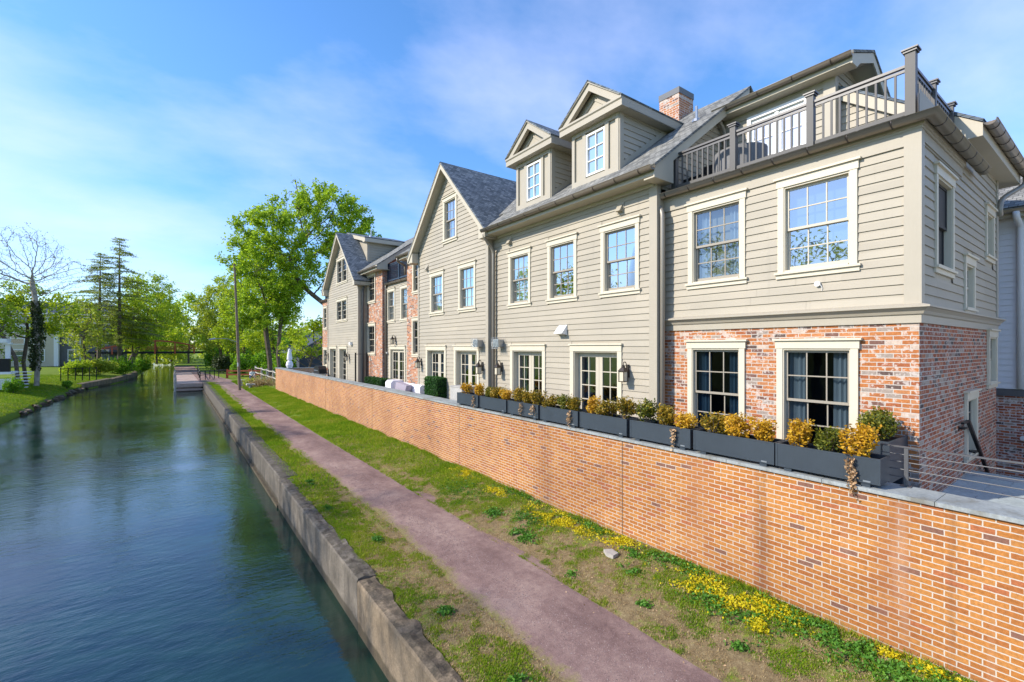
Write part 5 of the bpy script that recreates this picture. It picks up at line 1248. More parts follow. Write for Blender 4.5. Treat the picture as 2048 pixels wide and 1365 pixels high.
# seated person by the fence
def person():
    bx, by, bz = 7.35, 62.0, -3.88
    root = thing('person', 'person in pale shirt and blue trousers sitting low beside the dry shrub', 'person', (bx, by, bz))
    V = [(0, 0, .50), (0, .02, .72), (0, .03, .95), (0, .03, 1.04), (0, 0, 1.14), (0, -.01, 1.24),
         (.10, -.03, .48), (.20, -.42, .52), (.22, -.52, .10), (.22, -.64, .06), (-.10, -.03, .48), (-.24, -.40, .52), (-.30, -.52, .10), (-.30, -.64, .06),
         (.19, .03, .94), (.26, -.10, .70), (.20, -.34, .60), (.18, -.42, .58), (-.19, .03, .94), (-.27, -.08, .70), (-.22, -.34, .60), (-.20, -.42, .58)]
    E_ = [(0, 1), (1, 2), (2, 3), (3, 4), (4, 5), (0, 6), (6, 7), (7, 8), (8, 9), (0, 10), (10, 11), (11, 12), (12, 13), (2, 14), (14, 15), (15, 16), (16, 17), (2, 18), (18, 19), (19, 20), (20, 21)]
    r_ = [.15, .15, .16, .055, .10, .095, .10, .07, .05, .045, .10, .07, .05, .045, .06, .05, .036, .036, .06, .05, .036, .036]
    me = bpy.data.meshes.new('body'); me.from_pydata(V, E_, []); o = bpy.data.objects.new('body', me); col.objects.link(o); o.parent = root
    sk = o.modifiers.new('skin', 'SKIN'); sv = me.skin_vertices[0].data
    for i, q in enumerate(sv): q.radius = (r_[i], r_[i]); q.use_root = (i == 0)
    sb = o.modifiers.new('sub', 'SUBSURF'); sb.levels = 1; sb.render_levels = 1
    dg = bpy.context.evaluated_depsgraph_get(); me2 = bpy.data.meshes.new_from_object(o.evaluated_get(dg)); o.modifiers.clear(); o.data = me2
    for k in ('skin', 'shirt', 'jeans'): me2.materials.append(M[k])
    for p in me2.polygons:
        c = p.center; p.use_smooth = True
        p.material_index = 2 if (c.z < .56 and (c.z < .47 or abs(c.x) < .3) and not (c.y < -.28 and c.z > .57)) else (1 if c.z < 1.0 and not (c.y < -.25 and c.z > .5) else 0)
    mb = MB(); mb.lathe(bx, by, [(.0, bz+1.37), (.07, bz+1.345), (.11, bz+1.26), (.112, bz+1.18), (.10, bz+1.16)], 12); mb.build('hair', M['hair'], root, True)
    st = thing('seat_stone', 'grey boulder the seated person rests on beside the fence', 'boulder', (bx, by+.05, bz)); mb = MB(); mb.lathe(bx, by+.08, [(.30, bz-.05), (.32, bz+.2), (.24, bz+.36), (0, bz+.40)], 9); mb.build('stone', M['concrete'], st)
person()

# landing stage of boards
lp = thing('landing_stage', 'pinkish timber landing stage with mooring posts where the canal narrows', 'landing stage', (1.2, 72, -4.7))
mb = MB()
for i in range(54): mb.box(.12, 2.42 if i < 2 else 2.62, 60.2+i*.5, 60.2+i*.5+.485, -3.93, -3.865)
mb.build('boards', M['deck'], lp)
mb = MB(); mb.box(.10, 2.42, 60.02, 60.18, -4.25, -3.86); mb.box(.1, 2.42, 60.0, 60.16, -4.62, -4.42); mb.build('edge_beam', M['deck'], lp)
mb = MB(); mb.box(.2, 2.3, 60.4, 60.6, -5.2, -4.0); mb.build('bulkhead', M['deck'], lp)
for x, y, h in ((.02, 60.1, -3.2), (0, 63.5, -3.1), (-.02, 68, -3.1), (0, 74, -3.15), (0, 81, -3.2)):
    mb = MB(); mb.tube([(x, y, -5.2), (x, y, h)], .12, 8); mb.build('post', M['greywood'], lp)

# wooden arched footbridge
br = thing('footbridge', 'red-brown arched timber footbridge crossing the canal in the distance', 'footbridge', (-2, 116, -1))
mb = MB(); mb.box(-13, 6.5, 115, 118, -1.25, -.85); mb.build('deck', M['black'], br)
for y in (115, 118):
    mb = MB(); pr = None
    for i in range(21):
        t = i/20; x = -12+18*t; z = -.75+1.9*math.sin(math.pi*t)
        if pr: mb.prism([(pr[0], pr[1]), (x, z), (x, z+.26), (pr[0], pr[1]+.26)], 'Y', y-.08, y+.08)
        pr = (x, z)
    mb.build('arch_rib', M['redwood'], br)
    for x in (-9.6, -6.4, -3.2, 0, 3.2):
        mb = MB(); mb.box(x-.12, x+.12, y-.11, y+.11, -1.35, -.6+1.9*math.sin(math.pi*(x+12)/18)); mb.build('post', M['redwood'], br)
    for z in (-.35, .05):
        mb = MB(); mb.box(-11.5, 5.5, y-.05, y+.05, z-.07, z+.07); mb.build('rail', M['redwood'], br)
for x in (-12.6, 6.2):
    mb = MB(); mb.box(x-.6, x+.6, 114.8, 118.2, -5, -1.25); mb.build('abutment', M['concrete'], br)

# ------------------------------------------------------------------ left bank buildings
ap = thing('apartment_block', 'three storey cream and grey apartment block behind the left bank trees', 'apartment block', (-20, 118, -3.2))
def aptwin(F, u, z, wd=1.5, h=1.9):
    m_ = MB(); F.box(m_, u-wd/2-.14, u+wd/2+.14, .0, .08, z-.14, z+h+.14); f_ = m_.build('window', M['white'], ap)
    p_ = MB(); F.box(p_, u-wd/2, u+wd/2, .08, .09, z, z+h); p_.build('pane', M['glassup'], f_); s_ = MB(); F.box(s_, u-wd/2, u+wd/2, .09, .12, z+h/2-.05, z+h/2+.05); s_.build('sash_bar', M['white'], f_)
F1 = Face('S', 115.0); F2 = Face('S', 116.2)
mb = MB(); mb.box(-34, -17.2, 115, 127, -3.4, 3.4); mb.build('cream_wall', M['creamwall'], ap)
mb = MB(); mb.box(-17.2, -8.2, 116.2, 127, -3.4, 3.4); mb.build('grey_wall', M['greywall'], ap)
mb = MB(); mb.box(-32, -10, 118.5, 127, 3.4, 6.2); mb.build('set_back_storey', M['creamwall'], ap)
mb = MB(); mb.box(-34.3, -8, 114.7, 118.4, 3.4, 3.75); mb.box(-17.5, -16.9, 114.88, 116.1, -3.4, 3.4); mb.box(-32.5, -9.6, 118, 118.45, 6.0, 6.35); mb.build('white_trim', M['white'], ap)
mb = MB(); mb.prism([(117.8, 6.35), (127.4, 6.35), (125.5, 8.4), (119.8, 8.4)], 'X', -32.8, -9.4); mb.build('roof', M['shX'], ap)
for x in (-31, -28, -25, -22, -19.5):
    for z in (-2.4, .6): aptwin(F1, x, z)
for x in (-15, -11):
    for z in (-2.4, .6): aptwin(F2, x, z)
F3 = Face('S', 118.5)
for x in (-30, -26, -22, -18, -14): aptwin(F3, x, 3.9, 1.6, 1.7)
ph = thing('white_porch_house', 'white porch house with steps at the far left edge', 'house', (-13.5, 60, -3.5))
mb = MB(); mb.box(-20, -15.6, 60.5, 70, -3.6, 3.2); mb.build('wall', M['neigh'], ph)
mb = MB(); mb.box(-16, -11.55, 58.3, 60.5, -2.35, -2.15); mb.build('porch_floor', M['white'], ph)
for i in range(6):
    mb = MB(); mb.box(-11.75+.0, -10.55, 59.2+.0-.30*i+.6, 59.2-.30*(i-1)+.6, -2.2-.26*i-.06, -2.2-.26*i); mb.build('step', M['white'], ph)
mb = MB(); mb.box(-12.1, -11.8, 59.2, 59.5, -2.15, .25); mb.box(-12.2, -11.7, 59.05, 59.65, .25, .4); mb.build('column', M['white'], ph)
mb = MB(); mb.box(-20, -11.95, 58.9, 60.3, .4, .75); mb.build('porch_beam', M['white'], ph)
mb = MB()
for i in range(16): mb.box(-13.2+i*.125, -13.2+i*.125+.115, 57.2, 57.24, -3.6, -2.75)
mb.box(-13.25, -11.1, 57.16, 57.2, -2.78, -2.68); mb.box(-11.15, -10.75, 57.1, 57.4, -3.6, -2.95); mb.build('lattice_skirt', M['white'], ph)
mb = MB(); mb.box(-12.9, -11.7, 58.6, 59.0, -2.15, -1.0); mb.build('privacy_screen', M['black'], ph)
mb = MB(); mb.prism([(60.6, 3.2), (70.4, 3.2), (65, 6.5)], 'X', -20.4, -15.2); mb.build('roof', M['shX'], ph)
mb = MB(); mb.box(-15.59, -15.55, 61.5, 62.6, -.2, 1.6); mb.build('window', M['glassup'], ph)
ff = thing('black_garden_fence', 'short black metal garden fence behind the ivy covered tree', 'fence', (-9, 72, -3.6))
for x in np.linspace(-10.4, -7.4, 6):
    mb = MB(); mb.box(x-.04, x+.04, 71.96, 72.04, -3.8, -2.3); mb.build('post', M['black'], ff)
mb = MB(); mb.box(-10.4, -7.4, 71.98, 72.02, -2.45, -2.38); mb.build('rail', M['black'], ff)
bw_ = thing('stone_bank_wall', 'low grey stone wall along the left bank where the canal narrows', 'canal wall', (-6, 82, -4.7))
mb = MB()
for (a, b) in zip([(-8.3, 69), (-6.5, 77), (-5.0, 89), (-4.9, 96)], [(-6.5, 77), (-5.0, 89), (-4.9, 96), (-5.4, 101)]):
    mb.add([(a[0], a[1], -5.2), (b[0], b[1], -5.2), (b[0], b[1], -3.95), (a[0], a[1], -4.05), (a[0]-.5, a[1]+.1, -4.0), (b[0]-.5, b[1]+.1, -3.9)], [(0, 1, 2, 3), (3, 2, 5, 4)])
mb.build('wall', M['concrete'], bw_)
bn_ = thing('navy_barn', 'dark navy barn roof behind the trees beyond the terrace end', 'barn', (17, 66, -3.5))
mb = MB(); mb.box(12.5, 24, 62, 74, -3.8, -.6); mb.build('wall', M['navy'], bn_); mb = MB(); mb.prism([(11.8, -.8), (24.6, -.8), (18.2, 3.2)], 'Y', 61.5, 74.5); mb.build('roof', M['navy'], bn_); mb = MB(); mb.box(17, 18, 63, 64, 1.8, 4.3); mb.build('chimney', M['brickX'], bn_)
r_ = random.Random(3)
for i in range(13):
    t = i/12; y = lerp(46, 70, t)+r_.uniform(-.6, .6); x = float(shore(np.array([y]))[()] if np.ndim(shore(y)) == 0 else shore(y))-.15+r_.uniform(-.15, .2)
    s_ = r_.uniform(.22, .5); o = thing('bank_rock', 'grey boulder lying at the left water edge', 'rock', (x, y, -4.6), 0, 'rocks along the left water edge')
    mb = MB(); mb.lathe(x, y, [(s_, -4.85), (s_*1.05, -4.62), (s_*.75, -4.62+s_*.45), (0, -4.62+s_*.6)], 7)
    mb.v = [(a+r_.uniform(-.09, .09), b+r_.uniform(-.09, .09)*2, c+r_.uniform(-.06, .06)) for a, b, c in mb.v]; mb.build('stone', M['concrete'], o)
# ------------------------------------------------------------------ trees
def ell(n, c, rad, r, shell=.0):
    d = r.normal(size=(n, 3)); d /= np.linalg.norm(d, axis=1)[:, None]; q = r.uniform(shell, 1, n)**(1/2.4)
    return np.array(c)+d*q[:, None]*np.array(rad)
def grow(trunk, att, step, infl, kill, iters=120):
    """space colonisation: returns node positions and parent indices"""
    P = [Vector(p) for p in trunk]; par = [i-1 for i in range(len(trunk))]
    A = [Vector(a) for a in att]
    for it in range(iters):
        if not A: break
        kd = kdtree.KDTree(len(P))
        for i, p in enumerate(P): kd.insert(p, i)
        kd.balance(); acc = {}; keep = []
        for a in A:
            p, i, d_ = kd.find(a)
            if d_ < kill: continue
            keep.append(a)
            if d_ < infl or it < 3: acc.setdefault(i, Vector((0, 0, 0))); acc[i] += (a-p).normalized()
        A = keep
        if not acc: infl *= 1.5; continue
        for i, v in acc.items():
            v = v.normalized()+Vector((random.uniform(-.25, .25), random.uniform(-.25, .25), random.uniform(-.15, .2)))
            q = P[i]+v.normalized()*step; P.append(q); par.append(i)
    return P, par
def limb_mesh(P, par, rbase, rtip, expo=2.3, nt=0):
    n = len(P); rad = np.full(n, 0.0); kids = [0]*n
    for i in range(n): 
        if par[i] >= 0: kids[par[i]] += 1
    acc = np.zeros(n)
    for i in range(n-1, -1, -1):
        a = acc[i] if kids[i] else rtip**expo
        rad[i] = a**(1/expo)
        if par[i] >= 0: acc[par[i]] += a
    s_ = rbase/max(rad[0], 1e-6)
    rad = np.where(rad > rtip*1.8, rad*(1+(s_-1)*np.clip((rad-rtip*1.8)/(rad[0]-rtip*1.8+1e-6), 0, 1)), rad)
    pos_ = np.array([tuple(p) for p in P]); idx = np.array([i for i in range(n) if par[i] >= 0]); pi = np.array([par[i] for i in idx])
    out = []
    for sel, sides in ((rad[idx] > .06, 7), (rad[idx] <= .06, 3)):
        I, J = idx[sel], pi[sel]
        if len(I) == 0: continue
        t = pos_[I]-pos_[J]; t /= np.linalg.norm(t, axis=1)[:, None]+1e-9
        up = np.where(np.abs(t[:, 2:3]) < .9, [[0, 0, 1.]], [[1., 0, 0]]); a = np.cross(t, up); a /= np.linalg.norm(a, axis=1)[:, None]; b = np.cross(a, t)
        same = np.array([1.0 if True else 0])
        r1 = np.minimum(rad[J], rad[I]*1.35); r2 = rad[I]
        th = np.arange(sides+1)*2*math.pi/sides
        ring = lambda c, r: c[:, None, :]+(a[:, None, :]*np.cos(th)[None, :, None]+b[:, None, :]*np.sin(th)[None, :, None])*r[:, None, None]
        R0, R1 = ring(pos_[J], r1), ring(pos_[I]+t*.01, r2)
        q = np.stack([R0[:, :-1], R0[:, 1:], R1[:, 1:], R1[:, :-1]], axis=2).reshape(-1, 3); out.append(q)
    return np.concatenate(out), rad
def tree(name, label, cat, base, trunk, blobs, natt, step, rbase, leafmat_, nleaf, lsize, bark='bark', seed=1, spread=.45, rtip=.018, group=None, extra=None, infl=None, leafrad=.035, kill=None, thin=.44):
    random.seed(seed); r = np.random.default_rng(seed)
    wts = np.array([b[1][0]*b[1][1]*b[1][2] for b in blobs]); wts = wts**.75; wts /= wts.sum()
    att = np.concatenate([ell(max(4, int(natt*w_)), b[0], b[1], r, .25) for b, w_ in zip(blobs, wts)])
    P, par = grow(trunk, att, step, infl or step*7, kill or step*1.3)
    o = thing(name, label, cat, base, 0, group)
    q, rad = limb_mesh(P, par, rbase, rtip); npmesh('trunk', q, 4, M[bark], o)
    if nleaf:
        pp = np.array([tuple(p) for p in P]); th = np.where(rad < leafrad)[0]
        k = r.choice(th, nleaf); c = pp[k]+r.normal(size=(nleaf, 3))*spread*np.array([1, 1, .75])
        # thin some clumps so the sky shows through
        keep = .55*vnoise(c[:, 0]+c[:, 2]*.7, c[:, 1]+c[:, 2]*.6, seed+90, step*2.4)+.45*vnoise(c[:, 0]-c[:, 2]*.5, c[:, 2]+c[:, 1]*.4, seed+91, step*1.2) > thin; c = c[keep]
        npmesh('crown', leaves_np(c, lsize, None, seed, .62, .25), 4, M[leafmat_], o)
    if extra is not None:
        c, ls, mm, nm = extra(r, P); npmesh(nm, leaves_np(c, ls, None, seed+5, .7), 4, M[mm], o)
    return o
G0 = -3.9
def loc(b, pts): return [(x-b[0], y-b[1], z-b[2]) for x, y, z in pts]
def lob(b, bl): return [((c[0]-b[0], c[1]-b[1], c[2]-b[2]), r_) for c, r_ in bl]
def mk(name, label, cat, base, trunk, blobs, *a, **k): return tree(name, label, cat, base, loc(base, trunk), lob(base, blobs), *a, **k)

# big fresh-green maple leaning out from behind the houses
b = (13.6, 50, G0)
mk('maple_tree', 'large bright green maple leaning out above the far gabled house', 'tree', b,
   [(13.6, 50, G0), (13.5, 50, 0), (13.3, 50, 2.6), (12.7, 50, 4.3), (11.4, 50, 5.3), (10.2, 49.9, 6.3), (9.4, 49.8, 7.6), (9.2, 49.7, 9.0)],
   [((12.2, 50, 13.4), (5.2, 4.8, 3.2)), ((8.2, 49.5, 10.6), (4.6, 4.6, 3.4)), ((15.0, 50.5, 11.6), (3.4, 4, 3.2)), ((6.6, 49, 8.0), (3.4, 3.4, 2.8)), ((11.2, 49, 15.2), (2.6, 3, 1.6)), ((9.6, 49.4, 8.0), (3.4, 3.6, 2.8)), ((12.6, 50, 9.4), (3.6, 3.6, 2.8)), ((13.6, 49, 7.0), (1.8, 2, 1.6))],
   1700, .46, .24, 'leafgreen', 72000, .12, seed=4, spread=.24, rtip=.013, thin=.465)
b = (8.7, 58, G0)
mk('maple_tree', 'twin-trunked green tree between the utility pole and the terrace end', 'tree', b,
   [(8.7, 58, G0), (8.6, 58, -1.5), (8.3, 58, 1), (8.1, 58, 3)], [((8.2, 58, 7.5), (3.6, 3.4, 4.6)), ((7.0, 57, 4.0), (2.6, 2.4, 2.4)), ((9.6, 58, 5), (2.2, 2.2, 3.0))],
   700, .45, .26, 'leafgreen', 26000, .135, seed=5, spread=.30, rtip=.014)
b = (9.6, 57.2, G0)
mk('maple_tree', 'slim leaning dark trunk beside the twin-trunked green tree', 'tree', b, [(9.6, 57.2, G0), (9.3, 57.2, -1), (9.5, 57.1, 2), (9.7, 57, 4)], [((10, 57, 6), (2.2, 2, 2.6))], 160, .45, .2, 'leafgreen', 4200, .13, seed=15, spread=.3)
b = (10.9, 50, G0)
mk('small_tree', 'low yellow-green tree behind the end garden wall', 'tree', b, [(10.9, 50, G0), (11, 50, -2.2), (11.3, 50, -1)], [((11.4, 50, .6), (2.7, 2.4, 2.2)), ((9.7, 50, -.2), (1.6, 1.6, 1.3)), ((12.8, 49, 1.6), (2, 2, 2))], 420, .33, .12, 'leafyel', 8500, .12, seed=6, spread=.24)
b = (12.4, 46.5, G0)
mk('bare_shrub', 'brown twiggy bare shrub above the end garden wall', 'shrub', b, [(12.4, 46.5, G0), (12.4, 46.5, -2.6)], [((11.6, 46.5, -.6), (2.6, 1.2, 1.4))], 420, .22, .08, None, 0, .1, seed=7, rtip=.014)
# along the towpath
for i, (x, y, top, rx, lm, sd_, lab, nl) in enumerate([
    (5.8, 86, 9.5, 3.8, 'leafolive', 8, 'olive spring tree left of the utility pole with thin upright limbs', 9000),
    (8.4, 80, 10.5, 3.6, 'leafyel', 9, 'yellow-green tree right behind the utility pole', 9000),
    (8.2, 104, 13.5, 4.4, 'leafyel', 10, 'tall pale yellow-green tree above the footbridge end', 12000),
    (11.5, 74, 7.5, 3.6, 'leafyel', 11, 'spreading yellow-green tree behind the red fence', 8000),
    (11.5, 118, 13, 5, 'leafolive', 12, 'farthest olive-green tree on the towpath side', 9000)]):
    b = (x, y, G0)
    mk('towpath_tree', lab, 'tree', b, [(x, y, G0), (x+.1, y, -1.5), (x-.2, y, 1.2)], [((x, y, (top+1)/2+.6), (rx, rx*.9, (top-1)/2)), ((x-rx*.5, y, 1.5), (rx*.7, rx*.7, 2.2)), ((x+rx*.5, y-.5, .8), (rx*.6, rx*.6, 2.0))],
       520, .52, .22, lm, int(nl*1.5), .145, seed=sd_, spread=.34, rtip=.017)
for i, (x, y, top, lm, sd_, lab) in enumerate([(-3.5, 138, 9.5, 'leafgreen', 61, 'green tree behind the middle of the footbridge'), (-5.6, 124, 11.5, 'leafgreen', 65, 'green tree behind the left end of the footbridge'), (2.6, 134, 13, 'leafyel', 62, 'yellow-green tree behind the right end of the footbridge'), (-.8, 150, 12, 'leafolive', 63, 'olive tree closing the view beyond the footbridge')]):
    b = (x, y, G0)
    mk('background_tree', lab, 'tree', b, [(x, y, G0), (x, y, -1)], [((x, y, (top-2)/2), (4.6, 4, (top+3)/2))], 260, .8, .22, lm, 6500, .24, seed=sd_, spread=.6, rtip=.02)
for i, (x, y, rx, h, lab) in enumerate([(6.9, 70.5, 1.5, 2.8, 'green bush behind the black railing left of the red fence'), (9.6, 69.5, 2.0, 3.2, 'green bush behind the red fence'), (5.6, 80, 1.5, 2.6, 'dark green bush behind the towpath railing'),
                                        (10.8, 61, 1.8, 3.0, 'green bush behind the split rail fence'), (4.9, 93, 1.9, 4.0, 'tall green bush beside the far path')]):
    o = thing('towpath_bush', lab, 'bush', (x, y, G0)); npmesh('foliage', leaves_np(shrub_centers(3200, rx, rx, h, 40+i, 12), .13, None, i, .6), 4, M['leafbush' if i != 2 else 'leafdark'], o)
    mb = MB(); mb.tube([(x, y, G0), (x, y, G0+h*.6)], [.06, .02], 5); mb.build('stem', M['bark'], o)
ds = thing('dry_shrub', 'straw-coloured dry shrub with yellow leaves at the foot of the wall end', 'shrub', (6.75, 49.5, -3.85))
r = np.random.default_rng(3); c = []
st_ = MB()
for k in range(260):
    th = r.uniform(0, 6.28); ph_ = r.uniform(.15, 1.35); L_ = r.uniform(.8, 1.75); d_ = np.array([math.cos(th)*math.cos(ph_)*1.25, math.sin(th)*math.cos(ph_)*1.25, math.sin(ph_)*.85])
    p0 = np.array([6.75+r.normal()*.25, 49.5+r.normal()*.25, -3.85]); st_.tube([tuple(p0), tuple(p0+d_*L_*.6), tuple(p0+d_*L_+np.array([0, 0, -.12]))], [.012, .008, .004], 3, caps=False)
    for q in range(9): c.append(p0+d_*L_*r.uniform(.4, 1)+r.normal(size=3)*.07-np.array([6.75, 49.5, -3.85]))
st_.build('stem', M['drygrass'], ds); npmesh('dry_leaves', leaves_np(np.array(c), .06, None, 3, .4), 4, M['drygrass'], ds)
o = thing('low_shrub', 'small yellow-green shrub behind the stone bench', 'shrub', (5.9, 50.6, -3.85)); npmesh('foliage', leaves_np(shrub_centers(1300, .7, .7, .85, 61), .06, None, 3, .6), 4, M['leafyel'], o)

# left bank
def ivy(r, P):
    c = []
    for z in np.linspace(-2.4, 4.2, 60):
        n_ = 70; th = r.uniform(0, 6.28, n_); rad = r.uniform(.1, .55, n_)*(1.15-abs(z-.5)/7); c.append(np.stack([np.cos(th)*rad+.1*math.sin(z), np.sin(th)*rad, np.full(n_, z-G0)+r.normal(size=n_)*.08], 1))
    return np.concatenate(c), .085, 'leafdark', 'ivy'
b = (-10.9, 63.7, G0+.2)
mk('sycamore_tree', 'tall bare pale-limbed sycamore with an ivy covered trunk on the left bank', 'tree', b,
   [(-10.9, 63.7, -3.75), (-10.8, 63.7, -1), (-10.9, 63.7, 2), (-11.0, 63.7, 4.8), (-11.2, 63.7, 6.2)],
   [((-11.6, 63.7, 9.0), (3.2, 3, 2.9)), ((-8.6, 63.7, 7.4), (2.4, 2.2, 1.6)), ((-14.3, 63.7, 7.6), (2.8, 2.4, 1.9)), ((-11.2, 63.7, 6.2), (3.6, 2, 1.2))],
   1900, .24, .21, 'catkin', 3000, .05, 'barkpale', 22, .10, .0095, None, ivy, 3.2)
b = (-12.3, 67.5, G0+.2)
mk('small_tree', 'bright yellow-green tree behind the bare sycamore on the left bank', 'tree', b, [(-12.3, 67.5, -3.7), (-12.5, 67.5, -1.5), (-12.2, 67.5, 1)],
   [((-13.2, 67, 4.4), (3.4, 2.6, 2.8)), ((-9.7, 67, 4.0), (2.5, 2.2, 1.9)), ((-15.2, 67, 2.2), (2.2, 2, 2.2)), ((-11.4, 67, 2.0), (2.4, 2, 1.2))], 620, .38, .16, 'leafyel', 14000, .125, seed=23, spread=.28, rtip=.013)
b = (-13.2, 61.5, G0+.3)
mk('small_tree', 'leaning ivy trunked tree between the white steps and the sycamore', 'tree', b, [(-11.7, 61.5, -3.6), (-11.9, 61.5, -1), (-12.6, 61.5, .8)], [((-13.4, 61.5, 2.6), (2.4, 1.8, 1.8)), ((-15, 61, 4.4), (2.4, 2, 2))], 320, .38, .15, 'leafyel', 5600, .115, seed=24, spread=.28, rtip=.013)
b = (-4.8, 98, G0)
mk('leaning_tree', 'leaning dark-limbed tree with fresh leaves arching over the left water edge', 'tree', b, [(-6.6, 98, -4), (-5.7, 98, -1.6), (-4.6, 98, .8), (-3.6, 98, 3.2)],
   [((-3.6, 98, 8.6), (4.2, 4, 4.0)), ((-1.4, 97, 5.2), (2.8, 3, 2.6)), ((-6.0, 98, 5.0), (3.2, 3, 3.6)), ((-4.4, 96, 1.6), (2.2, 2, 1.6))], 760, .48, .30, 'leafyel', 16000, .14, seed=25, spread=.34, rtip=.017)
b = (-2.0, 106, G0)
mk('leaning_tree', 'green tree behind the leaning tree in front of the footbridge', 'tree', b, [(-6.4, 106, -4), (-5.6, 106, -1), (-4.8, 106, 3)], [((-4.0, 106, 6.5), (3.6, 3.4, 5.2)), ((-6.6, 104, 2.5), (2.6, 2.4, 3.2))], 520, .52, .26, 'leafgreen', 14000, .15, seed=26, spread=.36, rtip=.017)
for (x, y, top, lm, sd_, lab) in [(-10.2, 86, 6.8, 'leafolive', 27, 'thin multi-stemmed tree in front of the grey apartment wall'), (-5.6, 95, 8.0, 'leafyel', 28, 'thin yellow-green tree left of the leaning tree')]:
    b = (x, y, G0)
    mk('thin_tree', lab, 'tree', b, [(x, y, -3.8), (x+.2, y, -1), (x, y, 1)], [((x, y, top-4), (2.7, 2.4, 4.2)), ((x+.9, y, 1.6), (1.7, 1.6, 2.6))], 460, .42, .13, lm, 8600, .13, seed=sd_, spread=.3, rtip=.015)
# open-branched conifers
def conifer(base, h, seed, label, lean=0.0):
    o = thing('conifer_tree', label, 'conifer', base, 0, 'conifers above the left bank'); r = np.random.default_rng(seed); P = MB(); N_ = []
    P.tube([(base[0], base[1], base[2]), (base[0]+lean*.5, base[1], base[2]+h*.5), (base[0]+lean, base[1], base[2]+h)], [.32, .2, .03], 7)
    z = h*.24
    while z < h-.1:
        q = 1-(z/h); L_ = (.5+7.6*q**.8)*r.uniform(.5, 1.1)
        for k in range(r.integers(3, 5)):
            th = r.uniform(0, 6.28); n = max(4, int(L_/.22)); p0 = np.array([lean*z/h, 0, z]); pts = []
            for i in range(n+1):
                t = i/n; p = p0+np.array([math.cos(th), math.sin(th), 0])*L_*t+np.array([0, 0, .22*L_*(t*.9-1.15*t*t)]); pts.append(p)
                if t > .2:
                    m_ = 13 if t < .9 else 7; N_.append(p+r.normal(size=(m_, 3))*np.array([.36, .36, .10])*(1.15-t*.5)-np.array([0, 0, .07]))
            P.tube([tuple(p+np.array(base)) for p in pts[::2]]+[tuple(pts[-1]+np.array(base))], .028, 3, caps=False)
        z += r.uniform(.30, .55)
    P.build('trunk', M['bark'], o); npmesh('needles', leaves_np(np.concatenate(N_), .13, None, seed, .32, .5), 4, M['needle'], o)
conifer((-6.9, 93, -3.9), 20.7, 31, 'taller open-branched conifer standing above the left bank trees'); conifer((-9.2, 92, -3.9), 18.0, 32, 'thinner conifer just left of the taller conifer', .2)
# bank bushes
for i, (x, y, rx, h, mm, lab) in enumerate([(-6.6, 91, 2.4, 2.5, 'leafbush', 'broad bright green bush at the left water edge'), (-8.6, 86, 2.2, 2.1, 'leafolive', 'olive bush left of the broad bright bush'), (-10.5, 83, 1.9, 1.9, 'leafyel', 'yellow-green bush behind the black garden fence'),
                                            (-4.6, 97, 1.8, 2.2, 'leafbush', 'green bush under the leaning tree'), (-11.1, 56.6, .75, 1.25, 'leafbush', 'rounded green bush in front of the white porch steps'), 
                                            (-8.9, 64.6, .5, .6, 'leafbush', 'small weedy clump on the left lawn edge')]):
    gz = float(gh(np.array([x]), np.array([y]))[0]); gz = max(gz, -4.1)
    o = thing('bank_bush', lab, 'bush', (x, y, gz)); npmesh('foliage', leaves_np(shrub_centers(3800 if rx > 1 else 1800, rx, rx*1.1, h, 70+i, 13), .12 if rx > 1 else .06, None, i+50, .6), 4, M[mm], o)
    mb = MB(); mb.tube([(x, y, gz-.1), (x, y, gz+h*.6)], [.07, .02], 5); mb.build('stem', M['bark'], o)
# trees on the near left bank that stand left of the frame; they shade the wall and are mirrored in windows and water
for (x, y, top, rx, sd_, lm, nl, lab) in [(-12.0, 17.6, 7.6, 3.0, 41, 'leafolive', 5200, 'half-bare tree on the near left bank, mirrored in the large window'), (-11.8, 29, 7.8, 3.0, 42, 'leafolive', 6200, 'spring tree on the left bank outside the frame'),
                                          (-12.4, 37.5, 8.0, 2.8, 43, 'leafyel', 6200, 'yellow-green tree on the left bank next to the lawn'), (-12.6, 11.2, 6.6, 3.6, 44, 'leafolive', 2600, 'half-bare tree opposite the nearest house')]:
    b = (x, y, G0)
    mk('bank_tree', lab, 'tree', b, [(x, y, -3.8), (x, y, -1), (x+.2, y, 1.2)], [((x, y, (top+.5)/2+.3), (rx, rx, (top-.5)/2)), ((x-rx*.6, y+1, 2.5), (rx*.7, rx*.7, 2.2))], 420, .5, .22, lm, nl, .12, seed=sd_, spread=.34)
# far wood closing the horizon, read as one mass
r = np.random.default_rng(99); c = []
for k in range(150):
    a = r.uniform(0, 1); x = -150+330*a; y = 165+r.uniform(0, 50)+abs(x)*.15
    if -9 < x < 8 and k % 3: y = 140+r.uniform(0, 40)
    hgt = r.uniform(6, 12.5); w_ = r.uniform(4, 8); n = 420
    c.append(np.stack([x+r.normal(size=n)*w_*.5, y+r.normal(size=n)*w_*.4, -4+hgt*(.5+.33*r.normal(size=n)).clip(0, 1.1)], 1))
o = npmesh('far_wood', leaves_np(np.concatenate(c), .55, None, 9, .7), 4, M['leafolive']); o['kind'] = 'stuff'
c = []
for k in range(46):
    x = r.uniform(9.5, 40); y = r.uniform(84, 130); hgt = r.uniform(3, 9); w_ = r.uniform(2, 4.5); n = 420
    c.append(np.stack([x+r.normal(size=n)*w_*.5, y+r.normal(size=n)*w_*.5, -4+hgt*(.5+.33*r.normal(size=n)).clip(0, 1.1)], 1))
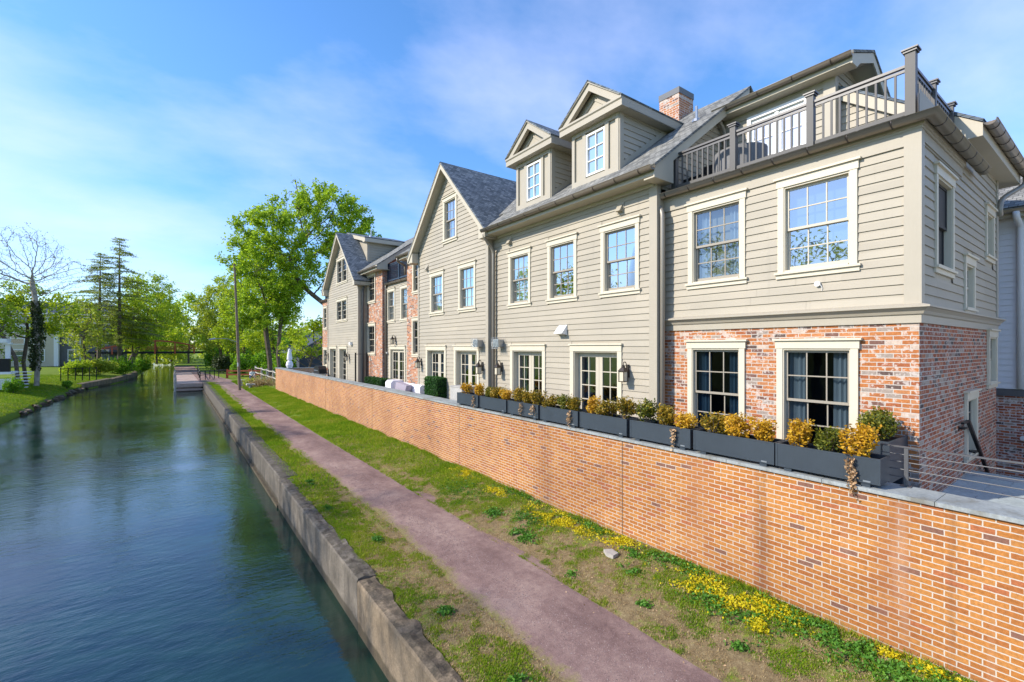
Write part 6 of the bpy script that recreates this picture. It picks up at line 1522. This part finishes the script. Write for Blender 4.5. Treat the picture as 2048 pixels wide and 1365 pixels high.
for k in range(40):
    x = r.uniform(-60, -16); y = r.uniform(128, 150); hgt = r.uniform(4, 9); w_ = r.uniform(2, 4.5); n = 300
    c.append(np.stack([x+r.normal(size=n)*w_*.5, y+r.normal(size=n)*w_*.5, -4+hgt*(.5+.33*r.normal(size=n)).clip(0, 1.1)], 1))
o = npmesh('woodland_undergrowth', leaves_np(np.concatenate(c), .30, None, 10, .7), 4, M['leafbush']); o['kind'] = 'stuff'

# ------------------------------------------------------------------ grass and ground plants
def blades(name, n, yr, hmin, hmax, wd, seed, mat='grass', thr=.515, strips=((2.66, 3.80), (5.05, 6.98))):
    r = np.random.default_rng(seed); y = yr[0]+(yr[1]-yr[0])*r.random(n)**1.0; wA = strips[0][1]-strips[0][0]; wB = strips[1][1]-strips[1][0]
    k = r.random(n) < wA/(wA+wB); u = r.random(n); x = np.where(k, strips[0][0]+wA*u, strips[1][0]+wB*u)
    far = np.clip((y-8)/10, 0, 1)
    edge = np.clip(1-np.abs(np.abs(x-4.5)-.9)/.5, 0, 1)
    m_ = vnoise(x, y, 201, .6)*.30+vnoise(x, y, 202, .19)*.33+vnoise(x, y, 204, .07)*.22+vnoise(x, y, 203, 2.2)*.20+far*.26-edge*.16+np.clip((x-5.9)/.9, 0, 1)*.06+np.where(x < 3.5, .05, 0)
    keep = m_+r.normal(size=n)*.05 > thr; x, y, m_ = x[keep], y[keep], m_[keep]; n = len(x)
    z = gh(x, y); h = (hmin+(hmax-hmin)*r.random(n))*np.clip((m_-thr)*3.2+.55, .5, 1.5)[...]
    th = r.uniform(0, 6.28, n); ww = wd*r.uniform(.6, 1.4, n); lean = r.normal(size=(n, 2))*h[:, None]*.45
    v = np.empty((n, 3, 3)); v[:, 0] = np.stack([x-np.cos(th)*ww, y-np.sin(th)*ww, z-.005], 1); v[:, 1] = np.stack([x+np.cos(th)*ww, y+np.sin(th)*ww, z-.005], 1)
    v[:, 2] = np.stack([x+lean[:, 0], y+lean[:, 1], z+h], 1)
    o = npmesh(name, v.reshape(-1, 3), 3, M[mat]); o['kind'] = 'stuff'; return o
blades('near_grass', 420000, (1.0, 13), .012, .036, .0065, 301, thr=.535)
blades('far_grass', 200000, (11, 62), .02, .065, .013, 302, thr=.50)
blades('dry_thatch', 130000, (1.0, 20), .010, .024, .006, 303, 'drygrass', .25)
def patches(name, spots, n, size, mat, hz, seed):
    r = np.random.default_rng(seed); c = []
    for (x, y, rx, ry, dn) in spots:
        k = int(n*dn); a = r.normal(size=(k, 2))*.5; px = x+a[:, 0]*rx; py = y+a[:, 1]*ry
        ok = (px < 6.97) & (vnoise(px, py, seed+3, .18) > .36); px, py = px[ok], py[ok]
        c.append(np.stack([px, py, gh(px, py)+r.random(len(px))*hz+.008], 1))
    o = npmesh(name, leaves_np(np.concatenate(c), size, None, seed, .6, .35), 4, M[mat]); o['kind'] = 'stuff'
patches('yellow_sedum', [(6.55, 7.3, .32, 1.0, 1.3), (6.78, 5.85, .30, .5, .5), (6.5, 3.75, .34, .75, 1.0), (6.75, 3.0, .2, .4, .6), (6.55, 9.6, .22, .5, .4), (6.75, 11.6, .25, .6, .6), (6.25, 3.0, .12, .14, .25), (6.85, 1.5, .15, .5, .4)], 2300, .019, 'sedum', .04, 401)
patches('leafy_weeds', [(6.75, 2.4, .3, .8, 2.0), (6.55, 1.6, .45, .7, 2.4), (6.3, 3.5, .35, .6, 1.2), (6.75, 4.6, .22, .6, .9), (6.5, 5.4, .14, .2, .6), (6.8, 6.6, .2, .7, .7), (5.6, 7.3, .22, .35, .9), (5.75, 8.6, .18, .3, .6), (6.1, 7.8, .3, .5, .6),
                        (5.5, 4.3, .10, .1, .2), (5.7, 3.0, .12, .12, .2), (6.1, 5.0, .12, .2, .2), (5.3, 5.6, .1, .1, .12), (3.2, 6.0, .1, .12, .35), (3.25, 9.0, .1, .15, .3), (3.15, 4.2, .12, .12, .4), (3.0, 3.1, .12, .15, .35), (3.4, 2.9, .1, .12, .3), (3.1, 13.9, .1, .3, .8), (2.95, 11.5, .08, .15, .3), (6.8, 9, .2, 1.2, .8), (6.0, 10.5, .5, 1.0, .8)],
        900, .022, 'weed', .05, 402)
# left lawn tufts
r = np.random.default_rng(12); n = 60000; y = 38+r.random(n)*45; x = shore(y)-.3-r.random(n)*9
z = gh(x, y); th = r.uniform(0, 6.28, n); h = r.uniform(.04, .13, n); ww = .02; lean = r.normal(size=(n, 2))*.05
v = np.empty((n, 3, 3)); v[:, 0] = np.stack([x-np.cos(th)*ww, y-np.sin(th)*ww, z], 1); v[:, 1] = np.stack([x+np.cos(th)*ww, y+np.sin(th)*ww, z], 1); v[:, 2] = np.stack([x+lean[:, 0], y+lean[:, 1], z+h], 1)
o = npmesh('lawn_grass', v.reshape(-1, 3), 3, M['grass']); o['kind'] = 'stuff'

# loose stones on the gravel path
r = np.random.default_rng(77); n = 26000; y = 1+r.random(n)**1.5*22; t = r.normal(size=n)*.30; x = 4.5+t*1.5
ok = (x > 3.55) & (x < 5.6); x, y = x[ok], y[ok]; n = len(x); s_ = r.uniform(.004, .011, n)*(1+.5*(r.random(n) > .97))
tt = np.clip((x-np.interp(y, [1, 9, 23], [3.5, 3.68, 3.54]))/1.75, 0, 1); z = -3.835+.035*np.sin(np.pi*tt)
base = np.array([[1, 0, -.3], [-.5, .87, -.3], [-.5, -.87, -.3], [0, 0, .9]]); F_ = np.array([[0, 1, 3], [1, 2, 3], [2, 0, 3]])
a = r.uniform(0, 6.28, n); ca, sa = np.cos(a), np.sin(a)
bx = base[None, :, 0]*ca[:, None]-base[None, :, 1]*sa[:, None]; by = base[None, :, 0]*sa[:, None]+base[None, :, 1]*ca[:, None]
P_ = np.stack([x[:, None]+bx*s_[:, None], y[:, None]+by*s_[:, None], z[:, None]+base[None, :, 2]*s_[:, None]*.8], 2)
m, nt, out = newmat('path_stone'); g = N(nt, 'ShaderNodeNewGeometry')
bsdf(nt, out, ramp(nt, g.outputs['Random Per Island'], [(0, (.10, .07, .065)), (.5, (.26, .17, .155)), (.85, (.34, .25, .225)), (1, (.44, .38, .35))]), .9)
o = npmesh('loose_gravel', P_[:, F_].reshape(-1, 3), 3, m); o['kind'] = 'stuff'

# taller blades along the foot of the wall, fallen leaves and litter
r = np.random.default_rng(313); n = 9000; y = .8+r.random(n)*40; x = 6.98-np.abs(r.normal(size=n))*.07; k = vnoise(x, y, 315, .5) > .42; x, y = x[k], y[k]; n = len(x); z = gh(x, y)
th = r.uniform(0, 6.28, n); h = r.uniform(.05, .15, n); ww = .006+.00025*y; lean = r.normal(size=(n, 2))*h[:, None]*.35; lean[:, 0] = -np.abs(lean[:, 0])
v = np.empty((n, 3, 3)); v[:, 0] = np.stack([x-np.cos(th)*ww, y-np.sin(th)*ww, z-.01], 1); v[:, 1] = np.stack([x+np.cos(th)*ww, y+np.sin(th)*ww, z-.01], 1); v[:, 2] = np.stack([np.minimum(x+lean[:, 0], 6.99), y+lean[:, 1], z+h], 1)
o = npmesh('wall_foot_grass', v.reshape(-1, 3), 3, M['grass']); o['kind'] = 'stuff'
n = 900; y = 1+r.random(n)**1.4*24; x = 2.9+r.random(n)*4.05; z = gh(x, y)+.012+np.where((x > 3.7) & (x < 5.2), .02, 0)
o = npmesh('fallen_leaves', leaves_np(np.stack([x, y, z], 1), .016, None, 318, .6, .8), 4, M['vine']); o['kind'] = 'stuff'
